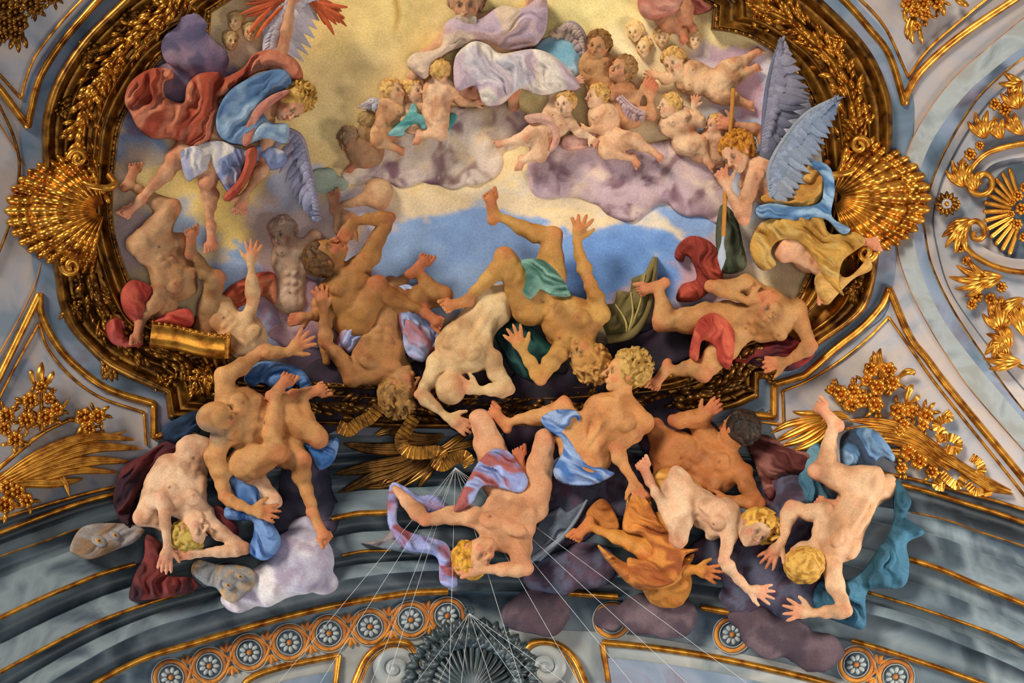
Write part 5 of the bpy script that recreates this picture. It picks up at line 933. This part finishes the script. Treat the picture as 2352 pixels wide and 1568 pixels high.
cloth('blue_drape', [(520, 1085), (545, 1075), (560, 1110), (590, 1125), (600, 1170), (620, 1200), (642, 1240), (630, 1275), (600, 1290), (570, 1270), (580, 1230), (575, 1200), (520, 1195), (515, 1170), (540, 1150), (530, 1120)], 118, '2c5c9c', '7ca4dc', P_, ang=60, freq=20, seed=62)
cloth('dark_blue_cloth', [(372, 985), (400, 965), (450, 945), (462, 980), (440, 1010), (385, 1015)], 60, '122840', '28486c', P_, ang=-30, seed=63)
# --- pale inverted woman, lower left
P_ = person('inverted_woman', 'pale woman bent upside down at the lower left, arms hanging round her blond head', 'person', 88, 'e6bf9c',
  D(neck=(430, 1190, 104), chest=(418, 1130, 98), pelvis=(450, 1040, 84), F=(-.1, .1, 1), sL=(352, 1150, 100), sR=(470, 1180, 96), fem=True), ((437, 1222, 112), (-.05, 1, .05), (.75, -.1, .6)),
  [((350, 1150, 104), (372, 1140, 130), (382, 1258, 134), D(ang=98, spread=9, curl=.25, thumb=-1)), ((470, 1195, 100), (560, 1262, 112), (455, 1275, 122), D(ang=182, spread=4, curl=.3, thumb=1))],
  [((390, 1080, 70), (330, 1190, 84), (400, 1230, 60)), ((560, 1120, 70), (625, 1150, 96), (590, 1080, 70))], hair=D(col='8a6a2c', hi='d0b458', curl=1.0, n=90))
cloth('maroon_cloak', [(264, 1120), (285, 1070), (330, 1045), (380, 1015), (450, 1000), (462, 1030), (400, 1045), (350, 1075), (320, 1130), (300, 1180), (310, 1230), (285, 1215), (262, 1160)], 50, '2c1422', '6a2426', P_, thick=20, ang=-50, freq=34, seed=65)
cloth('maroon_cloak', [(335, 1230), (375, 1260), (380, 1320), (440, 1330), (450, 1355), (400, 1370), (330, 1380), (296, 1375), (310, 1320), (330, 1280)], 70, '3c1820', '86302a', P_, thick=18, ang=80, freq=30, seed=66)
cloth('red_cloth', [(465, 1200), (480, 1170), (505, 1165), (540, 1205), (545, 1230), (510, 1235), (475, 1225)], 84, '6a2222', '9c4a44', P_, ang=20, seed=67)
for lab, poly, c, eyes in (('flat patterned butterfly-like wing at the far lower left, brown and grey', [(160, 1262), (180, 1220), (215, 1205), (290, 1205), (330, 1218), (310, 1245), (270, 1262), (210, 1285), (178, 1278)], ('8c6c4c', 'a09c9c'), [(262, 1232, 14), (225, 1245, 18)]),
    ('yellow and grey butterfly-like wing with eye spots below the inverted woman', [(440, 1320), (450, 1290), (500, 1300), (540, 1300), (575, 1310), (585, 1335), (570, 1360), (540, 1385), (515, 1378), (495, 1352), (470, 1345)], ('8c8c8c', 'd8a03c'), [(548, 1328, 13), (520, 1348, 13)])):
    e = cloth('patterned_wing', poly, 92 if 'flat' not in lab else 64, *c, None, thick=6, ang=-25, freq=30, amp=3, label=lab, cat='wing')
    for (u, v, r) in eyes: mb = MB(); z_ = 112 if 'flat' not in lab else 80; blob(mb, (u, v, z_ - 5), (r * 1.1, r * .7, 5), .5, srgb('8f8c8e'), n=14); blob(mb, (u, v, z_ - 2), (r * .6, r * .36, 4), .5, srgb('b08a54'), n=12); blob(mb, (u + 1, v, z_), (r * .26, r * .2, 3), .5, srgb('5c3a30'), n=10); mb.build('eye_spot', 'cloth', e)

# --- the seated holy figure and the children
G_ = person('seated_figure', 'large bearded figure seated on clouds at the top centre in pink and white robes', 'person', 92, 'dcae84',
  D(neck=(1075, 60, 40), chest=(1110, 90, 24), pelvis=(1150, 160, 14), F=(0, .2, 1)), ((1070, 12, 46), (0, -1, .1), (-.1, .3, 1)), [((1030, 90, 24), (980, 130, 30), (955, 160, 40), D(ang=110, spread=8, curl=.4, thumb=-1)), ((1180, 70, 20), (1215, 40, 20), (1225, -20, 20))],
  [((1100, 160, 30), (1075, 150, 50), (1060, 215, 46), (1092, 212, 54)), ((1180, 160, 30), (1200, 140, 50), (1180, 225, 46), (1176, 215, 56))], hair=D(col='8c6848', hi='b89070'))
S = SDF(2.6); S.ell((1068, 48, 62), np.eye(3), (26, 22, 20), 6)
for q in range(14): S.cone((1050 + 3 * q, 44, 74), (1052 + 2.6 * q + (q % 3) * 3, 66 + (q % 4) * 4, 72), 5, 2.5, 2)
S.build('beard', 'skin', 'a89078', G_, var=[('c8b498', 10, .8)])
cloth('pink_robe', [(1010, 110), (1020, 60), (1050, 40), (1100, 45), (1150, 15), (1200, 20), (1250, -10), (1255, 60), (1235, 100), (1210, 110), (1160, 115), (1110, 95), (1060, 110), (1010, 135), (980, 180), (960, 175), (935, 150), (950, 125)], 64, 'd0a494', 'c8b0c0', G_, thick=18, ang=-20, freq=40, seed=70, c3='e0c0a0')
cloth('white_robe', [(1040, 175), (1048, 125), (1085, 97), (1120, 105), (1150, 125), (1230, 115), (1290, 145), (1330, 200), (1290, 215), (1240, 220), (1200, 205), (1180, 215), (1150, 240), (1110, 240), (1090, 200), (1050, 210)], 78, 'd4cccc', 'ccaab4', G_, thick=22, ang=55, freq=40, seed=71, c3='e8d8c4')
cloth('brown_mantle', [(1200, 90), (1208, 20), (1225, -10), (1250, 0), (1250, 60), (1235, 100), (1215, 112)], 40, '9c6450', 'b88470', G_, ang=80, seed=72)
S = SDF(4); S.ell((1278, 148, 10), np.eye(3), (66, 66, 50), 4); tag(S.build('globe', 'skin', '8cb8c8', var=[('c8dce4', 60, .8), ('6098a8', 40, .5)]), 'pale blue globe beside the seated bearded figure', 'globe')
def cherub(label, hd, up, face, tor, arms_=(), legs_=(), skin='ecbf94', H=46, hc=D(col='b07c3c', hi='e0b468'), name='cherub', k=None):
    return person(name, label, 'cherub', H, skin, tor, (hd, up, face), arms_, legs_, fat=1.22, hair={**hc, 'n': 50, 'curl': 1.2}, vox=2.2)
C = cherub('winged cherub at the left end of the cloud looking up to the right', (905, 212, 50), (-.3, -1, 0), (.6, -.3, .7), D(neck=(908, 232, 40), chest=(900, 255, 36), pelvis=(880, 305, 30)), [((882, 245, 42), (872, 280, 50), (885, 296, 52), D(ang=40, spread=8))], [((880, 310, 30), (868, 325, 44), (905, 340, 40), (925, 352, 40))], 'd8a878')
wing(C, [(880, 240), (855, 228), (828, 245)], quills(0, 1, [(872, 262), (850, 258), (826, 250)], 7), 'b0b0c0', 'c8b090', base=30, w=7)
C = cherub('fair cherub whose head and arm show between two others at left', (950, 212, 40), (-.2, -1, 0), (.7, .1, .7), D(neck=(955, 232, 32), chest=(952, 252, 28), pelvis=(950, 280, 22)), [((940, 255, 40), (925, 275, 46), (945, 285, 50), D(ang=-20))])
C = cherub('cherub with its back turned climbing the cloud, teal cloth round the waist', (1010, 170, 60), (.1, -1, 0), (.3, -.2, -.9), D(neck=(1008, 190, 56), chest=(1005, 215, 56), pelvis=(1000, 262, 54), F=(0, 0, -1)), [((1028, 200, 56), (1050, 232, 58), (1085, 240, 56), D(ang=-20))], [((1000, 275, 58), (1010, 310, 66), (965, 312, 60), (958, 336, 64))], 'eec096')
cloth('teal_cloth', [(890, 310), (930, 270), (945, 240), (955, 245), (960, 262), (985, 268), (988, 290), (970, 298), (955, 285), (930, 300), (925, 312)], 66, '3c8c88', '90c4bc', C, thick=6, ang=-40, freq=14, seed=74, amp=4)
cloth('teal_cloth', [(1020, 290), (1035, 262), (1050, 268), (1042, 285), (1020, 312), (1012, 310)], 50, '3c8c84', '6cb0a4', C, thick=6, ang=-50, freq=14, seed=75, amp=4)
C = cherub('blond cherub swinging its arm up and legs apart in the middle of the cloud', (1296, 240, 78), (-.1, -1, .1), (-.4, .5, .8), D(neck=(1285, 262, 64), chest=(1275, 280, 62), pelvis=(1235, 312, 58)), [((1262, 262, 64), (1270, 215, 66), (1310, 192, 64), D(ang=-20, spread=9)), ((1300, 278, 68), (1325, 305, 72), (1352, 315, 72), D(ang=45, spread=10))], [((1225, 315, 60), (1205, 320, 74), (1160, 330, 66), (1140, 334, 66)), ((1240, 330, 60), (1238, 360, 70), (1200, 370, 60), (1192, 395, 64))], 'f0c8a0')
cloth('pink_sash', [(1205, 268), (1245, 262), (1270, 275), (1285, 310), (1280, 335), (1260, 350), (1268, 310), (1240, 285), (1215, 285)], 84, 'dca88c', 'c88870', C, thick=6, ang=60, freq=14, seed=76, amp=4)
C = cherub('seated blond cherub in left profile right of the middle of the cloud', (1368, 225, 62), (.1, -1, 0), (-.85, .0, .5), D(neck=(1380, 245, 56), chest=(1385, 270, 54), pelvis=(1400, 320, 50)), [((1375, 262, 64), (1390, 298, 70), (1350, 300, 70), D(ang=175, spread=6))], [((1410, 325, 60), (1460, 325, 74), (1500, 352, 62), (1520, 370, 62)), ((1400, 330, 56), (1390, 352, 68), (1450, 365, 60), (1462, 385, 62))], 'eec094')
cloth('pink_cloth', [(1290, 320), (1330, 305), (1380, 310), (1390, 330), (1350, 340), (1300, 345)], 56, 'e0a890', 'd08c74', C, ang=0, seed=77, freq=16)
C = cherub('cherub with raised hand and long blond hair right of the clapping angel', (1535, 246, 50), (.1, -1, 0), (-.8, -.3, .4), D(neck=(1552, 262, 42), chest=(1560, 280, 40), pelvis=(1575, 330, 34)), [((1590, 275, 44), (1612, 285, 50), (1592, 250, 54), D(ang=-80, spread=12)), ((1525, 285, 42), (1530, 305, 46), (1560, 302, 48), D(ang=-10))], [((1585, 335, 40), (1610, 330, 50), (1625, 370, 44), (1640, 385, 44))], 'eec296')
C = cherub('large faint cherub flying horizontally with legs to the right', (1548, 145, 28), (-.5, -.9, 0), (-.3, .5, .9), D(neck=(1565, 165, 22), chest=(1590, 180, 20), pelvis=(1650, 195, 16)), [((1560, 170, 26), (1530, 185, 30), (1515, 175, 30), D(ang=180))], [((1660, 190, 22), (1685, 180, 28), (1720, 165, 22), (1735, 160, 20)), ((1650, 210, 20), (1680, 225, 26), (1705, 235, 18), (1720, 240, 18)), ((1670, 170, 14), (1690, 150, 18), (1725, 128, 14), (1740, 118, 14))], 'ecc090', H=52)
A = person('clapping_angel', 'brown haired angel looking up with joined hands right of the globe', 'angel', 62, 'd8a070', D(neck=(1425, 195, 50), chest=(1430, 225, 40), pelvis=(1440, 270, 30)), ((1424, 162, 56), (.5, -.9, 0), (-.55, -.35, .8)), [((1450, 225, 44), (1450, 240, 50), (1470, 215, 58), D(ang=-50, spread=10)), ((1470, 260, 44), (1495, 270, 50), (1492, 232, 60), D(ang=-80, spread=10, thumb=-1))], hair=D(col='7a5228', hi='b08450', curl=1.3, n=80))
wing(A, [(1425, 222), (1450, 245), (1480, 260)], quills(0, 1, [(1420, 240), (1440, 275), (1470, 285)], 8), 'c8a8a8', 'a88880', base=62, w=7)
C = cherub('brown haired cherub bending over the globe', (1372, 108, 50), (.2, -1, .1), (-.3, .6, .7), D(neck=(1365, 130, 42), chest=(1370, 155, 36), pelvis=(1385, 200, 26)), [], [], 'c89460', H=54, hc=D(col='6a4420', hi='946834'))
wing(C, [(1345, 140), (1340, 80), (1310, 52), (1275, 75)], quills(0, 1, [(1330, 130), (1300, 110), (1268, 88)], 9), '9c8c94', 'c8a884', base=26, w=9)
C = cherub('pair of chubby legs in red cloth at the top right edge of the sky', (1545, -20, 30), (0, -1, 0), (0, .3, 1), D(neck=(1545, -2, 26), chest=(1545, 10, 22), pelvis=(1550, 25, 20)), [], [((1530, 30, 26), (1535, 60, 36), (1565, 75, 28), (1568, 96, 32)), ((1565, 20, 26), (1570, 40, 36), (1580, 50, 28), (1592, 68, 32))], 'c88c64', H=50)
cloth('red_cloth', [(1465, 10), (1480, -20), (1560, -20), (1560, 25), (1520, 45), (1480, 40)], 44, 'c07058', 'd89c80', C, ang=10, seed=78); cloth('red_cloth', [(1590, -10), (1635, 5), (1630, 25), (1590, 32)], 20, '9c4c3c', 'b06450', C, ang=10, seed=79)
C = cherub('shadowy cherub at the far left end of the cloud, seen dark against gold', (800, 325, 24), (-.6, -.8, 0), (-.5, .4, .4), D(neck=(812, 335, 20), chest=(830, 345, 18), pelvis=(850, 350, 14), F=(0, 0, -1)), [], [((850, 350, 16), (835, 370, 22), (815, 378, 18), (805, 392, 18))], 'a8805c', hc=D(col='8c6c50', hi='a08060'))
C = cherub('shadowy cherub wing and back beside the winged cherub at left', (845, 285, 20), (-.6, -.8, 0), (-.5, .4, -.4), D(neck=(848, 300, 18), chest=(848, 315, 16), pelvis=(855, 330, 12), F=(0, 0, -1)), [], [], '9c784c', H=40, hc=D(col='8c6c40', hi='a08050'))
for i, (u, v, lab) in enumerate([(1458, 75, 'leftmost of the row at the upper right'), (1520, 88, 'below the red draped legs'), (1592, 92, 'near the stepped frame corner'), (540, 50, 'upper of the group at the top left corner'), (575, 75, 'right of the group at the top left corner'), (530, 95, 'lower of the group at the top left corner'), (1478, 110, 'small one between the clapping angel and the row')]):
    S = SDF(2.2); head(S, 44, (u, v, 6), (.1 * (i % 3 - 1), -1, 0), (-.3 + .3 * (i % 3), .2, 1), fat=1.2); o = S.build('cherub', 'skin', 'ecc690', var=[('e0b070', 30, .5)]); tag(o, 'faint golden cherub head, ' + lab, 'cherub', 'faint cherub heads'); hairdo(44, (u, v, 6), (0, -1, 0), (-.3 + .3 * (i % 3), .2, 1), col='dcae68', hi='ecc888', parent=o, n=40)
C = cherub('small shadowed cherub between the raised-hand cherub and the spear', (1640, 292, 34), (.2, -1, 0), (-.7, .2, .6), D(neck=(1635, 305, 30), chest=(1640, 325, 28), pelvis=(1640, 360, 22)), [], [((1600, 345, 26), (1610, 360, 34), (1636, 380, 30))], 'dcab84', H=44)

# --- clouds
LAV, PEA, BRN, CRM = 'b09298', 'f0cfa0', '7c5660', 'ecd6c0'
cloud('long lavender and peach cloud under the cherubs, left half', [(870, 370, 62), (960, 345, 70), (1060, 310, 80), (1000, 380, 56), (1090, 370, 66), (930, 400, 40), (1150, 290, 70), (1040, 410, 34), (820, 400, 34)], [LAV, PEA, BRN, CRM], vox=4.5, h=.24)
cloud('broad mauve cloud under the cherubs, right half', [(1290, 390, 80), (1390, 400, 90), (1480, 400, 84), (1550, 390, 90), (1600, 440, 70), (1440, 460, 60), (1620, 370, 60), (1650, 480, 40), (1250, 430, 34), (1350, 345, 60)], ['b4969e', 'f0d4bc', '7c5864', 'd4b8bc'], vox=4.5, h=.24)
cloud('dark violet cloud overlapping the upper left corner of the frame', [(430, 110, 62, 50), (470, 140, 56, 44), (400, 190, 60, 30), (480, 190, 50, 20), (440, 60, 34, 52), (340, 250, 40)], ['7c6c84', 'a08490', '5c5670'], vox=4.5, h=.24)
cloud('rosy round cloud left of the screaming man', [(690, 700, 56, 0, 1.2), (665, 770, 34), (640, 765, 24), (720, 760, 50)], ['b08a94', '8a6274', 'd4b4ac'], vox=4., h=.24)
cloud('bright white puffy cloud at the lower left under the bare foot', [(690, 1290, 76, 66, 1.), (640, 1330, 60, 60), (700, 1220, 40, 50), (600, 1350, 56, 50), (550, 1375, 44, 40, .7), (740, 1340, 36, 56)], ['b8b4c4', 'e8e0dc', '9c8ca0'], vox=4.5, h=.5)
cloud('dark smoky cloud behind the lower left legs', [(700, 1120, 60, 20, 1.4), (660, 1190, 50, 30), (740, 1180, 40, 20, 1.5)], ['3c3a4c', '5c5064', '2a2a38'], vox=5)
cloud('dark plum cloud behind the figures at the bottom centre right', [(1330, 1100, 80, 26), (1300, 1200, 70, 30), (1420, 1110, 90, 24), (1280, 1320, 60, 50), (1350, 1300, 66, 50), (1240, 1330, 40, 50), (1800, 1160, 90, 30), (1780, 1250, 90, 40), (1640, 1280, 60, 50), (1740, 1310, 90, 50), (1820, 1360, 80, 50), (1700, 1370, 50, 50)], ['40303f', '5c4656', '2c2430', '54566a'], vox=6, h=.3)
cloud('low greyish plum cloud spilling over the rosette band at the bottom right', [(1480, 1410, 60, 40), (1540, 1420, 60, 40), (1780, 1460, 80, 40, .6), (1870, 1500, 70, 40, .5), (1720, 1420, 50, 44, .6), (1400, 1420, 40, 40, .7), (1230, 1410, 80, 40, .6)], ['4c3c44', '6c5a60', '3a303a'], vox=6, h=.3)
cloud('black smoky cloud behind the tangled bodies at the lower edge of the sky', [(760, 880, 70, 10), (850, 920, 60, 14), (730, 950, 60, 16), (960, 890, 70, 16), (1100, 950, 80, 30, .6), (1240, 910, 80, 24), (1380, 870, 80, 20), (1460, 820, 70, 14), (1540, 790, 60, 10), (1240, 1000, 80, 20), (1500, 940, 60, 30), (1560, 1010, 90, 26)], ['241a26', '3c2c3c', '1c1820'], vox=6, h=.3)
cloud('small greenish cloud at left above the faint legs', [(740, 405, 34, 0, .6), (760, 425, 40, 0, .4)], ['8a9c90', 'a8b098'], vox=4, h=.24)
